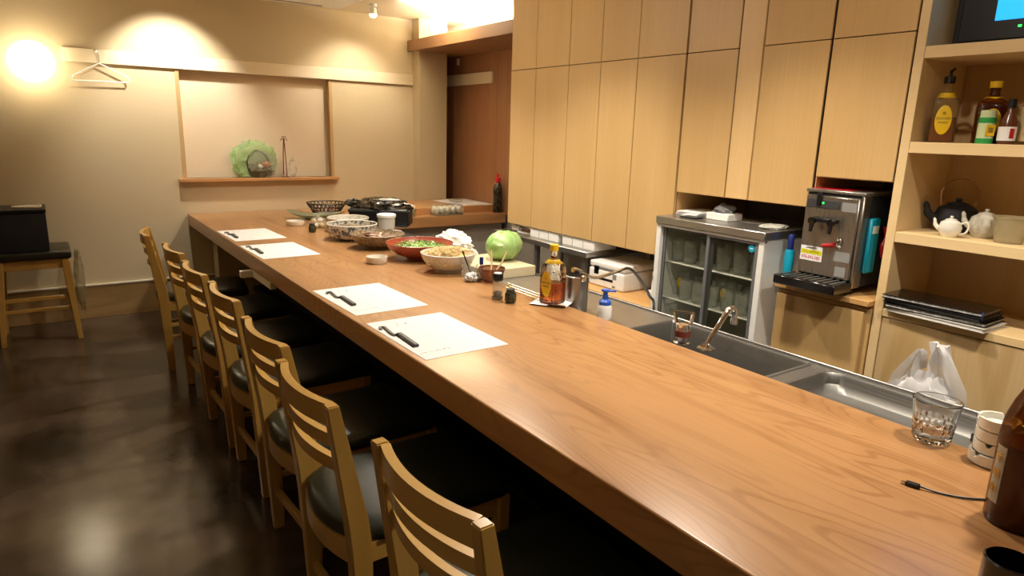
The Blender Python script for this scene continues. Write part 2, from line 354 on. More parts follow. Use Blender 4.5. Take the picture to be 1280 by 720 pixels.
# ------------------------------------------------------------------ room shell
XL, XR, YB, YF = -1.6, 3.2, 5.48, -1.7
CT = .721
struct('floor', box(B(), (XL, YF, -.05), (1.36, YB, 0)), 'floor', 'dark brown mottled polished floor')
struct('floor_kitchen', box(B(), (1.36, YF, -.05), (XR, 5.68, 0)), 'kitchen_floor', 'grey kitchen floor behind the bar')
struct('ceiling', box(B(), (XL, YF, CEIL), (XR + .1, YB + .35, CEIL + .05)), 'ceiling_paint', 'pale cream ceiling')
AX0, AX1, AZ0, AZ1 = .858, 1.972, .983, 1.758
bw = B()
for a, b in [((XL, 0), (AX0, CEIL)), ((AX1, 0), (2.995, CEIL)), ((AX0, 0), (AX1, AZ0)), ((AX0, AZ1), (AX1, CEIL))]:
    box(bw, (a[0], YB, a[1]), (b[0], YB + .15, b[1]))
struct('wall_back', bw, 'wallpaper', 'beige textured back wall')
struct('wall_back_niche', box(B(), (2.995, 5.68, 0), (XR + .1, 5.78, CEIL)), 'wallpaper', 'beige wall deeper in the niche behind the pilaster')
struct('wall_back_alcove', box(B(), (AX0, YB + .055, AZ0), (AX1, YB + .15, AZ1)), 'alcove_paper', 'pale recessed display alcove in the back wall')
struct('wall_left', box(B(), (XL - .1, YF, 0), (XL, YB, CEIL)), 'wallpaper', 'beige left wall')
struct('wall_front', box(B(), (XL, YF - .1, 0), (XR, YF, CEIL)), 'wallpaper', 'beige wall behind the viewer')
struct('wall_right', box(B(), (XR, YF, 0), (XR + .1, 5.68, CEIL)), 'grey_wall', 'grey kitchen wall behind the cabinets')
struct('wall_right_cove', box(B(), (XR - .012, 3.79, 2.125), (XR, 5.68, CEIL)), 'white_paint', 'white wall above the ledge lit by the cove tube')
struct('wall_right_pilaster', box(B(), (2.725, 5.35, 0), (2.995, YB, CEIL)), 'wallpaper', 'beige pilaster at the right end of the back wall')
# wooden panelled wall, plank by plank
pw = struct('wall_right_panelling', box(B(), (XR - .012, 3.60, .7), (XR, 5.68, 2.035)), 'brown_wall', 'brown vertical wood panelling beside the pilaster')
y = 5.678; i = 0
while y > 3.62:
    wd = .145; y0 = max(y - wd, 3.60)
    o = obj('plank', box(B(), (XR - .024, y0 + .0008, .7), (XR - .012, y - .0008, 2.035), .0008), 'brown_wall', pw, False); y = y0; i += 1
# frames and trims
for n_, (x0, x1) in enumerate([(AX0 - .022, AX0 + .004), (AX1 - .004, AX1 + .022)]):
    struct('trim_%d' % (n_ + 1), box(B(), (x0, YB - .006, AZ0), (x1, YB + .056, AZ1 + .0), .001), 'trim_tan', 'thin tan upright trim at the %s side of the alcove' % ('left' if n_ == 0 else 'right'))
struct('trim_3', box(B(), (.170, YB - .024, 1.760), (2.722, YB, 1.850), .002), 'rail_wood', 'long pale wooden rail across the back wall')
struct('trim_4', box(B(), (XR - .046, 4.865, 1.783), (XR - .024, 5.67, 1.878), .002), 'rail_wood', 'short pale wooden rail on the brown panelling')
struct('trim_5', box(B(), (.803, YB - .055, .958), (2.02, YB + .055, .983), .003), 'counter_x', 'thin wooden ledge under the alcove')
bb = struct('baseboard_back', box(B(), (XL, YB - .015, 0), (XR, YB, .235), .002), 'base_wood', 'deep wooden skirting along the back wall')
obj('capping', box(B(), (XL, YB - .02, .235), (1.2, YB, .246), .001), 'cream', bb, False)
tr = struct('trim_6', box(B(), (2.677, 3.79, 2.035), (2.705, YB, 2.126), .003), 'beam_wood', 'brown wooden beam hiding the cove light')
obj('soffit', box(B(), (2.705, 3.79, 2.035), (XR - .0125, 5.349, 2.055)), 'beam_wood', tr, False)
obj('soffit', box(B(), (2.997, 5.350, 2.035), (XR - .0125, 5.679, 2.055)), 'beam_wood', tr, False)
struct('baseboard_left', box(B(), (XL, YF, 0), (XL + .015, YB - .02, .235)), 'base_wood')
# ------------------------------------------------------------------ ceiling fixtures
t = thing('cove_lamp', 'glowing cove tube lying on top of the brown beam ledge', 'lamp', (2.98, 4.6, 2.055))
obj('tube', tube(B(), [(0, -.66, .035), (0, .66, .035)], .016, 12), 'tube_glow', t)
obj('base', box(B(), (-.02, -.68, 0), (.02, .68, .018), .002), 'white', t)
t = thing('ceiling_air_conditioner', 'pale flat air conditioner unit hanging under the ceiling', 'air conditioner', (1.47, 4.67, 2.25))
obj('panel', box(B(), (-.48, -.48, 0), (.48, .48, .02), .006), 'white', t)
obj('body', box(B(), (-.44, -.44, .02), (.44, .44, .05)), 'white', t, False)
for s in (-1, 1): obj('vent', box(B(), (-.33, s * .42 - .02, -.002), (.33, s * .42 + .02, .004), .001), 'grey', t)
def fixture(x, y, label, lit, group=None):
    t = thing('ceiling_spotlight', label, 'light', (x, y, CEIL), 0, group)
    obj('ring', lathe(B(), [(.03, -.012), (.045, -.012), (.048, 0), (.03, 0)], 24), 'white', t)
    obj('bulb', blob(B(), (.026, .026, .02), (0, 0, -.012), 0, 1, 16, 8), lit, t); return t
t = thing('ceiling_spotlight', 'small bright spotlight on the ceiling beside the air conditioner', 'light', (2.17, 5.02, CEIL))
obj('mount', cyl(B(), (0, 0, -.02), .03, .02), 'white', t)
obj('stem', cyl(B(), (0, 0, -.04), .008, .02, 12), 'white', t)
obj('head', lathe(B(), [(.028, -.075), (.03, -.075), (.024, -.03), (0, -.03)], 20), 'white', t)
obj('bulb', blob(B(), (.027, .027, .02), (0, 0, -.078), 0, 1, 16, 8), 'bulb_glow', t)
# round wall lamp
t = thing('wall_lamp', 'round glowing globe wall lamp left of the clothes hanger', 'lamp', (0, YB, 1.735))
obj('mount', cyl(B(), (0, 0, 0), .05, .03, 32, M=Matrix.Rotation(PI / 2, 4, 'X')), 'white', t)
obj('globe', blob(B(), (.125, .125, .125), (0, -.145, 0), 0, 1, 32, 16), 'lamp_glass', t)
# ------------------------------------------------------------------ bar counter
t = thing('bar_counter', 'long brown wooden bar counter running to the back wall', 'counter', (0, 0, 0))
obj('countertop', box(B(), (.844, -1.2, .635), (1.655, 5.475, CT), .007, 3), 'counter', t)
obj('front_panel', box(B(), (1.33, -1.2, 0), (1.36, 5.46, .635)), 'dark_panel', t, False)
obj('end_support', box(B(), (1.0, 5.30, .0), (1.33, 5.46, .635), .003), 'wallpaper', t, False)
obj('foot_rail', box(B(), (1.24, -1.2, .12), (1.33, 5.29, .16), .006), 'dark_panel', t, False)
t = thing('return_counter', 'short wooden counter along the back wall towards the panelling', 'counter', (0, 0, 0))
b_ = B(); vs = [b_.verts.new((x, yv, z)) for z in (.635, CT) for x, yv in ((1.6555, 4.625), (3.17, 4.625), (3.17, 5.347), (2.722, 5.347), (2.722, 5.475), (1.6555, 5.475))]
b_.faces.new(vs[:6][::-1]); b_.faces.new(vs[6:])
for k in range(6): b_.faces.new((vs[k], vs[(k + 1) % 6], vs[(k + 1) % 6 + 6], vs[k + 6]))
bmesh.ops.bevel(b_, geom=list(b_.edges), offset=.005, segments=2, affect='EDGES')
obj('countertop', b_, 'counter_x', t)
obj('kitchen_side_panel', box(B(), (1.66, 4.69, 0), (3.17, 4.71, .635)), 'light_grey_panel', t, False)
tag(obj('raised_step', box(B(), (2.2, 4.76, CT), (3.17, 5.345, .775), .004, 2), 'counter_x'), 'raised wooden step lying on the return counter by the panelling', 'step')
b_ = B(); box(b_, (.846, 3.27, .598), (.875, 3.60, .6349), .002); box(b_, (.785, 3.60, .598), (.875, 3.63, .6349), .002)
tag(obj('corner_bracket', b_, 'white', None, False), 'white L-shaped strip fixed under the counter edge', 'bracket')
# ------------------------------------------------------------------ stainless worktop with sink behind the bar
WZ = .68
t = thing('sink_worktop', 'low stainless steel worktop with deep sink and drainer behind the bar', 'worktop', (0, 0, 0))
WX0, WX1 = 1.657, 2.012
def slab(bm, x0, x1, y0, y1, z0=.652, z1=WZ): return box(bm, (x0, y0, z0), (x1, y1, z1))
SX0, SX1, SY0, SY1 = 1.69, 1.985, 1.12, 1.70        # deep basin
DX0, DX1, DY0, DY1 = 1.68, 1.978, .30, 1.045        # shallow drainer
b_ = B()
slab(b_, WX0, WX1, SY1, 4.62); slab(b_, WX0, WX1, DY1, SY0); slab(b_, WX0, WX1, -1.2, DY0)
slab(b_, WX0, SX0, SY0, SY1); slab(b_, SX1, WX1, SY0, SY1); slab(b_, WX0, DX0, DY0, DY1); slab(b_, DX1, WX1, DY0, DY1)
obj('top', b_, 'steel', t, False)
def basin(x0, x1, y0, y1, depth, r, seg=6):
    bm = B(); 
    def loop(ins, z, rr):
        out = []
        for cx, cy, a0 in ((x1 - ins - rr, y1 - ins - rr, 0), (x0 + ins + rr, y1 - ins - rr, PI / 2), (x0 + ins + rr, y0 + ins + rr, PI), (x1 - ins - rr, y0 + ins + rr, 1.5 * PI)):
            for k in range(seg + 1):
                a = a0 + PI / 2 * k / seg; out.append(bm.verts.new((cx + rr * math.cos(a), cy + rr * math.sin(a), z)))
        return out
    ls = [loop(-.012, WZ + .0015, r + .012), loop(0, WZ + .003, r), loop(.006, WZ - .006, r), loop(.01, WZ - depth + .02, r), loop(.03, WZ - depth, r)]
    for a, b in zip(ls, ls[1:]):
        n = len(a)
        for k in range(n): bm.faces.new((a[k], a[(k + 1) % n], b[(k + 1) % n], b[k]))
    bm.faces.new(ls[-1]); return bm
obj('basin', basin(SX0, SX1, SY0, SY1, .20, .012), 'steel_basin', t)
obj('drainer', basin(DX0, DX1, DY0, DY1, .05, .05), 'steel_basin', t)
obj('back_rim', box(B(), (WX1 - .008, -1.2, WZ), (WX1, 4.62, WZ + .008), .002), 'steel', t)
obj('apron', box(B(), (1.992, -1.2, .02), (2.0, 4.62, .652)), 'steel_dark', t, False)
for yy in (-.6, .6, 1.9, 3.2, 4.5):
    obj('leg', box(B(), (1.93, yy - .02, 0), (1.97, yy + .02, .652)), 'steel_dark', t, False)
# faucet
t = thing('gooseneck_faucet', 'slanting chrome gooseneck faucet over the sink', 'faucet', (1.80, 1.39, WZ))
obj('base', lathe(B(), [(0, 0), (.03, 0), (.03, .006), (.018, .012), (.016, .022), (0, .022)], 24), 'chrome', t)
obj('spout', tube(B(), smooth_path([(0, 0, .01), (.05, -.002, .075), (.09, -.004, .122), (.105, -.005, .133), (.122, -.006, .132), (.13, -.006, .115), (.132, -.006, .09)], 5), .0095, 14), 'chrome', t)
obj('nozzle', cyl(B(), (.132, -.006, .074), .0125, .022, 18), 'chrome', t)
t = thing('mixer_tap', 'chrome mixer tap with forked lever left of the slanting faucet', 'tap', (1.775, 1.475, WZ))
obj('body', lathe(B(), [(0, 0), (.03, 0), (.03, .008), (.024, .012), (.024, .06), (.026, .062), (.026, .075), (0, .08)], 24), 'chrome', t)
obj('collar', lathe(B(), [(.0245, .03), (.0275, .03), (.0275, .05), (.0245, .05)], 24), 'brown_cord', t)
b_ = B(); tube(b_, [(-.012, .02, .075), (-.012, .032, .112)], .006, 8); tube(b_, [(.012, -.02, .075), (.016, -.026, .112)], .006, 8); tube(b_, [(-.014, .034, .112), (.018, -.028, .116)], .005, 8)
obj('lever', b_, 'chrome', t)
# ------------------------------------------------------------------ kitchen: steel table, printer shelf
t = thing('steel_kitchen_table', 'stainless steel kitchen table under the tall cabinets', 'table', (0, 0, 0))
obj('tabletop', box(B(), (2.55, 2.88, .68), (3.17, 3.88, .715), .004), 'steel', t)
obj('undershelf', box(B(), (2.58, 2.93, .32), (3.15, 3.83, .34)), 'steel', t, False)
obj('back_board', box(B(), (3.16, 2.88, .715), (3.17, 3.88, .77)), 'steel', t, False)
for yy in (2.93, 3.40, 3.83):
    for xx in (2.585, 3.14): obj('leg', box(B(), (xx - .015, yy - .015, 0), (xx + .015, yy + .015, .68), .002), 'steel', t, False)
t = thing('printer_shelf', 'low wooden shelf board carrying the white printer', 'shelf', (0, 0, 0))
obj('board', box(B(), (2.48, 2.295, .498), (2.985, 2.875, .53), .003), 'shelf_wood', t)
obj('front_lip', box(B(), (2.484, 2.30, .47), (2.505, 2.87, .498)), 'shelf_wood', t)
obj('support', box(B(), (2.50, 2.30, 0), (2.97, 2.32, .47)), 'shelf_wood', t, False)
obj('support', box(B(), (2.50, 2.85, 0), (2.97, 2.87, .47)), 'shelf_wood', t, False)
# ------------------------------------------------------------------ built-in cabinets
XC = 2.60
def cabinet(label, y0, y1, z0, doors, name='wall_cabinet', mat='cabinet', z1=CEIL, niche=True, carc=None):
    t = thing(name, label, 'cabinet', (0, 0, 0))
    b_ = B(); box(b_, (XC + .021, y0, z0), (XR - .015, y1, z1))
    obj('carcass', b_, carc or 'cabinet', t, False)
    obj('recess', box(B(), (XC + .008, y0 + .004, z0 + .006), (XC + .0212, y1 - .004, z1 - .001)), 'dark_panel', t, False)
    for (a, b, c, d, *r) in doors:
        obj('door' if not r else r[0], box(B(), (XC, a + .0018, c + .0018), (XC + .019, b - .0018, d - .0018), .0012), mat if not r else 'cabinet_pale', t, False)
    return t
ZS = 1.781
ys = [3.776, 3.503, 3.178, 2.900, 2.615, 2.292]
cabinet('tall pale maple wall cabinet with five doors reaching lowest', 2.29, 3.776, .772, [(b, a, z0, z1) for a, b in zip(ys, ys[1:]) for z0, z1 in ((.776, ZS), (ZS, CEIL - .002))])
cabinet('maple wall cabinet above the left half of the glass-door fridge', 1.864, 2.286, 1.116, [(1.992, 2.283, 1.118, ZS), (1.992, 2.283, ZS, CEIL - .002), (1.866, 1.988, 1.118, CEIL - .002, 'filler_panel')])
cabinet('maple wall cabinet above the right half of the glass-door fridge', 1.556, 1.862, 1.116, [(1.559, 1.861, 1.118, ZS), (1.559, 1.861, ZS, CEIL - .002)])
cabinet('maple wall cabinet above the drink dispenser', 1.238, 1.553, 1.244, [(1.241, 1.551, 1.246, ZS), (1.241, 1.551, ZS, CEIL - .002)])
t = thing('base_cabinet', 'low maple cabinet standing under the drink dispenser', 'cabinet', (0, 0, 0))
obj('body', box(B(), (2.60, 1.242, 0), (2.985, 1.65, .752)), 'cabinet', t, False)
obj('top_board', box(B(), (2.565, 1.242, .765), (2.985, 1.655, .79), .003), 'shelf_wood', t)
obj('rail', box(B(), (2.605, 1.243, .752), (2.985, 1.65, .765)), 'brown_wall', t, False)
obj('door', box(B(), (2.578, 1.262, .03), (2.598, 1.645, .74), .0015), 'cabinet', t, False)
obj('plinth', box(B(), (2.61, 1.245, 0), (2.62, 1.645, .03)), 'dark_panel', t, False)
# open shelving
t = thing('open_shelving', 'tall open shelving unit of pale wood holding bottles and teapots', 'shelving', (0, 0, 0))
obj('side_panel', box(B(), (XC, 1.203, 0), (2.975, 1.236, CEIL - .002), .0015), 'shelf_edge', t, False)
obj('side_panel', box(B(), (XC, .15, 0), (2.975, .183, CEIL - .002), .0015), 'shelf_edge', t, False)
obj('back_panel', box(B(), (2.955, .184, .735), (2.974, 1.202, CEIL - .002)), 'shelf_inside', t, False)
for z0, z1 in ((1.685, 1.726), (1.356, 1.396), (1.027, 1.066), (.737, .7665)):
    obj('shelf', box(B(), (XC, .184, z0), (2.954, 1.202, z1), .0015), 'shelf_edge', t, False)
obj('door', box(B(), (XC + .004, .70, .05), (XC + .024, 1.200, .734), .0012), 'ash_door', t, False)
obj('door', box(B(), (XC + .004, .19, .05), (XC + .024, .697, .734), .0012), 'ash_door', t, False)
obj('plinth', box(B(), (XC + .02, .19, 0), (XC + .04, 1.2, .05)), 'dark_panel', t, False)
t = thing('wall_socket', 'small white plate on the back of the lowest open shelf', 'socket', (2.9549, .63, .94))
obj('plate', box(B(), (-.006, -.035, -.06), (0, .035, .06), .002), 'white_plastic', t)
obj('insert', box(B(), (-.008, -.012, -.03), (-.005, .012, .03), .001), 'cream', t)
# ------------------------------------------------------------------ glass-door fridge
FX0, FX1, FY0, FY1, FZ = 2.48, 2.94, 1.668, 2.284, 1.006
t = thing('display_fridge', 'low white display fridge with sliding glass doors and steel top', 'fridge', (0, 0, 0))
b_ = B(); box(b_, (FX0 + .02, FY0, .06), (FX1, FY0 + .028, .968)); box(b_, (FX0 + .02, FY1 - .028, .06), (FX1, FY1, .968))
for q0, q1 in ((FY0, FY0 + .028), (FY1 - .028, FY1)): obj('side_panel', box(B(), (FX0 + .02, q0, .06), (FX1, q1, .968)), 'white_plastic', t, False)
b_.free()
b_ = B(); box(b_, (FX0, FY0, .06), (FX0 + .02, FY0 + .028, .968), .002); box(b_, (FX0, FY1 - .028, .06), (FX0 + .02, FY1, .968), .002); box(b_, (FX0 - .001, FY0, .956), (FX0 + .02, FY1, .970), .002)
obj('front_frame', b_, 'white_plastic', t, False)
obj('top', box(B(), (FX0 - .012, FY0 - .006, .970), (FX1 + .02, FY1 + .0, FZ), .003), 'steel', t)
obj('back_panel', box(B(), (FX1 - .025, FY0 + .028, .1), (FX1, FY1 - .028, .968)), 'cellar', t, False)
obj('base', box(B(), (FX0 + .01, FY0 + .028, .06), (FX1 - .025, FY1 - .028, .36)), 'grey', t, False)
for yy in (FY0 + .04, FY1 - .04):
    for xx in (FX0 + .05, FX1 - .05): obj('foot', cyl(B(), (xx, yy, 0), .018, .06, 12), 'dark_grey', t)
def rack(z, name='wire_shelf'):
    b_ = B()
    tube(b_, [(FX0 + .055, FY0 + .03, z), (FX0 + .055, FY1 - .03, z)], .005, 6); tube(b_, [(FX1 - .04, FY0 + .03, z), (FX1 - .04, FY1 - .03, z)], .004, 6)
    k = FY0 + .035
    while k < FY1 - .03: tube(b_, [(FX0 + .055, k, z + .002), (FX1 - .04, k, z + .002)], .0018, 4); k += .014
    return b_
RZ = (.776, .590)
for z in RZ: obj('wire_shelf', rack(z), 'white_plastic', t)
ym = 1.962
def door(y0, y1, x):
    f = B(); box(f, (x, y0, .38), (x + .012, y0 + .016, .956), .001); box(f, (x, y1 - .016, .38), (x + .012, y1, .956), .001); box(f, (x, y0 + .016, .38), (x + .012, y1 - .016, .40)); box(f, (x, y0 + .016, .945), (x + .012, y1 - .016, .956))
    d = obj('sliding_door', f, 'mid_grey', t, False)
    obj('pane', box(B(), (x + .004, y0 + .016, .40), (x + .008, y1 - .016, .945)), 'pane', d, False); return d
door(FY0 + .03, ym + .012, FX0 + .004); door(ym - .012, FY1 - .03, FX0 + .02)
s = obj('round_sticker', cyl(B(), (0, 0, 0), .016, .0012, 24, M=Matrix.Rotation(-PI / 2, 4, 'Y')), 'cyan', t, loc=(FX0 + .0079, 1.733, .925))
obj('bird_mark', box(B(), (-.002, -.008, -.002), (-.0012, .008, .002)), 'white', s, False)
# mugs and glasses on the racks
def mug_proto(h, r, handle, label, group, mat='mug_glass'):
    t = thing('beer_mug' if handle else 'tumbler_glass', label, 'mug' if handle else 'glass', (0, 0, 0), 0, group)
    obj('bowl', lathe(B(), [(0, .0), (r * .86, 0), (r * .9, .004), (r, h), (r - .003, h), (r * .82, .012), (0, .012)], 18), mat, t)
    if handle: obj('handle', tube(B(), smooth_path([(r * .95, 0, h * .8), (r + .022, 0, h * .75), (r + .026, 0, h * .5), (r + .018, 0, h * .25), (r * .9, 0, h * .2)], 3), .004, 6), mat, t)
    return t
first = {}
random.seed(4)
for key, z, h, r, hd, lab, grp, ts in [
    ('u', RZ[0], .115, .036, True, 'clear beer mug on the upper fridge rack', 'beer mugs on the upper rack of the fridge', [(2.58, 1.75), (2.58, 1.845), (2.58, 1.94), (2.585, 2.045), (2.58, 2.14), (2.58, 2.215), (2.70, 1.78), (2.70, 1.88), (2.70, 1.985), (2.70, 2.08), (2.70, 2.18), (2.80, 1.83), (2.80, 2.02)]),
    ('l', RZ[1], .10, .033, False, 'clear drinking glass on the lower fridge rack', 'drinking glasses on the lower rack of the fridge', [(2.58, 1.74), (2.58, 1.82), (2.585, 1.90), (2.58, 1.99), (2.58, 2.07), (2.58, 2.15), (2.70, 1.77), (2.70, 1.86), (2.70, 1.95), (2.70, 2.05), (2.72, 2.175), (2.80, 1.81), (2.80, 2.1)])]:
    pr = None
    rows = sorted({round(a[0], 1) for a in ts})
    for x, yv in ts:
        ri = rows.index(round(x, 1)); row = sorted([b[1] for b in ts if round(b[0], 1) == rows[ri]], reverse=True); nth = row.index(yv)
        one = ('clear beer mug' if hd else 'clear drinking glass') + ', ' + ['leftmost', 'second from left', 'third from left', 'fourth from left', 'fifth from left', 'sixth from left'][nth] + ', ' + ['front', 'middle', 'back'][ri] + ' row, ' + ('upper' if hd else 'lower') + ' fridge rack'
        rz = random.uniform(-.3, .3)
        if pr is None: pr = mug_proto(h, r, hd, one, grp); pr.location = (x, yv, z + .004); pr.rotation_euler = (0, 0, rz)
        else: dup(pr, (x, yv, z + .004), rz, one)
for yv, lb in ((2.215, 'glass tankard with yellow printed badge at left of lower fridge rack'), (1.975, 'glass tankard with yellow printed badge behind the fridge door joint')):
    t = thing('badged_glass', lb, 'glass', (2.545 if yv > 2.1 else 2.535, yv - (.0 if yv > 2.1 else .03), RZ[1] + .004))
    t.location.x = 2.64
    obj('bowl', lathe(B(), [(0, 0), (.03, 0), (.035, .12), (.032, .12), (.028, .01), (0, .01)], 18), 'clear', t)
    obj('badge', blob(B(), (.002, .016, .026), (-.0345, 0, .07), 0, 1, 14, 8), 'yellow', t)
# things on top of the fridge
t = thing('paper_stack', 'flat stack of white papers on the fridge top at left', 'papers', (2.70, 2.20, FZ))
for k in range(4): obj('sheet', box(B(), (-.10, -.07, k * .006), (.10, .07, k * .006 + .005), .001), 'paper', t, False, rot=(0, 0, .1 * k - .2))
t = thing('dark_clip_case', 'small black case lying with cables by the white papers', 'case', (2.56, 2.135, FZ))
obj('body', box(B(), (-.03, -.045, 0), (.03, .045, .008), .002), 'black', t); obj('cable', tube(B(), smooth_path([(.0, .045, .004), (-.02, .06, .003), (-.03, .02, .003), (-.04, -.03, .003)], 5), .0018, 6), 'black', t)
t = thing('white_tub', 'white plastic tub with crumpled cloth on the fridge top', 'tub', (2.66, 2.025, FZ))
b_ = B(); box(b_, (-.055, -.065, 0), (.055, .065, .035), .004); obj('tub_body', b_, 'white_plastic', t)
obj('cloth', blob(B(), (.045, .05, .032), (.0, 0, .042), .5, 2.2, 20, 12, None, 5), 'mid_grey', t)
t = thing('plastic_sheet', 'thin translucent plastic sheet lying flat on the fridge top', 'plastic sheet', (2.74, 1.88, FZ))
obj('sheet', box(B(), (-.06, -.12, 0), (.06, .12, .003), .001), 'milky', t, False)
t = thing('wrapped_packet', 'flat clear plastic packet at the right end of the fridge top', 'packet', (2.62, 1.725, FZ))
obj('packet_body', blob(B(), (.075, .05, .011), (0, 0, .009), .35, 4, 24, 10, -.0088, 2), 'milky', t)
# spray can between fridge and dispenser
t = thing('gas_torch_can', 'slim cyan can with dark blue cap between fridge and dispenser', 'can', (2.545 + .06, 1.625, .79))
obj('can', lathe(B(), [(0, 0), (.019, 0), (.02, .004), (.02, .13), (.016, .14), (0, .14)], 20), 'cyan', t)
obj('cap', lathe(B(), [(.013, .14), (.013, .20), (.010, .205), (0, .205)], 16), 'navy', t)
# ------------------------------------------------------------------ drink dispenser
DX, DY0_, DY1_ = 2.585, 1.325, 1.565
t = thing('drink_dispenser', 'steel countertop drink dispenser with black taps and drip tray', 'dispenser', (0, 0, .79))
obj('body', box(B(), (DX, DY0_, .03), (2.93, DY1_, .395), .008, 2), 'black_matte', t)
obj('front_plate', box(B(), (DX - .012, DY0_ + .012, .06), (DX, DY1_ - .004, .385), .004), 'steel_z', t)
obj('corner_strip', box(B(), (DX - .006, DY0_ - .003, .03), (DX + .05, DY0_ + .012, .395), .004), 'steel_z', t)
obj('top_lid', box(B(), (DX - .008, DY0_ - .004, .395), (2.935, DY1_ + .004, .41), .004), 'steel', t)
obj('red_notice', box(B(), (DX + .02, DY0_ + .07, .41), (DX + .16, DY1_ - .01, .4115)), 'red', t, False)
obj('control_strip', box(B(), (DX - .015, DY0_ + .09, .335), (DX - .012, DY1_ - .012, .368), .001), 'dark_grey', t)
obj('switch', box(B(), (DX - .022, DY1_ - .075, .345), (DX - .014, DY1_ - .055, .40), .002), 'black', t)
obj('indicator_light', box(B(), (DX - .0165, DY1_ - .085, .352), (DX - .0145, DY1_ - .078, .360)), 'led_green', t, False)
obj('rating_plate', box(B(), (DX - .0135, DY0_ + .02, .33), (DX - .012, DY0_ + .08, .366)), 'grey', t, False)
for k, yy in enumerate((DY1_ - .065, DY1_ - .145)):
    tp = obj('tap', tube(B(), [(DX - .012, yy, .29), (DX - .05, yy, .29), (DX - .055, yy, .24)], [.012, .011, .007], 12), 'black', t)
    obj('knob', cyl(B(), (DX - .06, yy, .285), .014, .02, 16, M=Matrix.Rotation(PI / 2, 4, 'Y')), 'black_gloss', tp)
obj('tap_bridge', box(B(), (DX - .05, DY1_ - .15, .28), (DX - .03, DY1_ - .06, .30), .004), 'black', t)
obj('key_handle', tube(B(), [(DX - .02, DY1_ - .105, .185), (DX - .022, DY1_ - .155, .195)], [.008, .011], 10), 'deep_red', t)
b_ = B()
for k in range(4): tube(b_, [(DX - .018, DY1_ - .17 + .012 * math.cos(a), .20 + .014 * math.sin(a) + .004 * k) for a in [2 * PI * j / 10 + k for j in range(10)]], .0016, 5, True)
obj('key_ring', b_, 'chrome', t)
sg = obj('number_sticker', box(B(), (DX - .0137, DY1_ - .105, .115), (DX - .012, DY1_ - .01, .175)), 'paper', t, False)
obj('yellow_band', box(B(), (DX - .0143, DY1_ - .103, .142), (DX - .0136, DY1_ - .012, .160)), 'sign_yellow', sg, False)
text('number_text', '076-092-582', .0185, 'sign_red', sg, (DX - .0142, DY1_ - .0575, .1285), FACE_X, .0004, sx=.85)
text('small_text', '24時間受付', .010, 'dark_ink', sg, (DX - .0142, DY1_ - .0575, .1675), FACE_X, .0003)
text('yellow_text', 'フリーダイヤル', .010, 'dark_ink', sg, (DX - .0146, DY1_ - .0575, .151), FACE_X, .0003)
obj('grey_label', box(B(), (DX - .0137, DY0_ + .02, .13), (DX - .012, DY0_ + .085, .17)), 'grey', t, False)
obj('lower_label', box(B(), (DX - .0137, DY0_ + .03, .07), (DX - .012, DY0_ + .075, .11)), 'grey', t, False)
tr_ = obj('drip_tray', box(B(), (DX - .13, DY0_ + .002, .015), (DX - .001, DY1_ + .03, .055), .005), 'black_gloss', t)
b_ = B()
for k in range(9): box(b_, (DX - .12, DY0_ + .02 + k * .028, .055), (DX - .01, DY0_ + .03 + k * .028, .0575))
obj('drip_grille', b_, 'steel', tr_, False)
for xx in (DX + .03, 2.90):
    for yy in (DY0_ + .03, DY1_ - .03): obj('foot', cyl(B(), (xx, yy, 0), .014, .03, 12), 'black', t)
t = thing('blue_pouch', 'blue plastic pouch hanging on the dark side of the dispenser', 'pouch', (2.66, DY0_ - .0035, .90))
obj('pouch_body', box(B(), (-.035, -.016, -.02), (.035, 0, .2), .006), 'cyan', t); obj('white_label', box(B(), (-.02, -.018, .14), (.02, -.0155, .17)), 'white', t, False)
t = thing('clip_cluster', 'red and white bottle openers hanging beside the blue pouch', 'tools', (2.74, DY0_ - .004, .93))
obj('opener', tube(B(), smooth_path([(0, -.012, .13), (.015, -.014, .09), (-.005, -.013, .05), (.01, -.012, .01)], 4), .007, 8), 'red', t)
obj('opener', tube(B(), smooth_path([(.03, -.012, .11), (.045, -.014, .07), (.035, -.012, .02), (.04, -.01, -.03)], 4), .006, 8), 'milky', t)
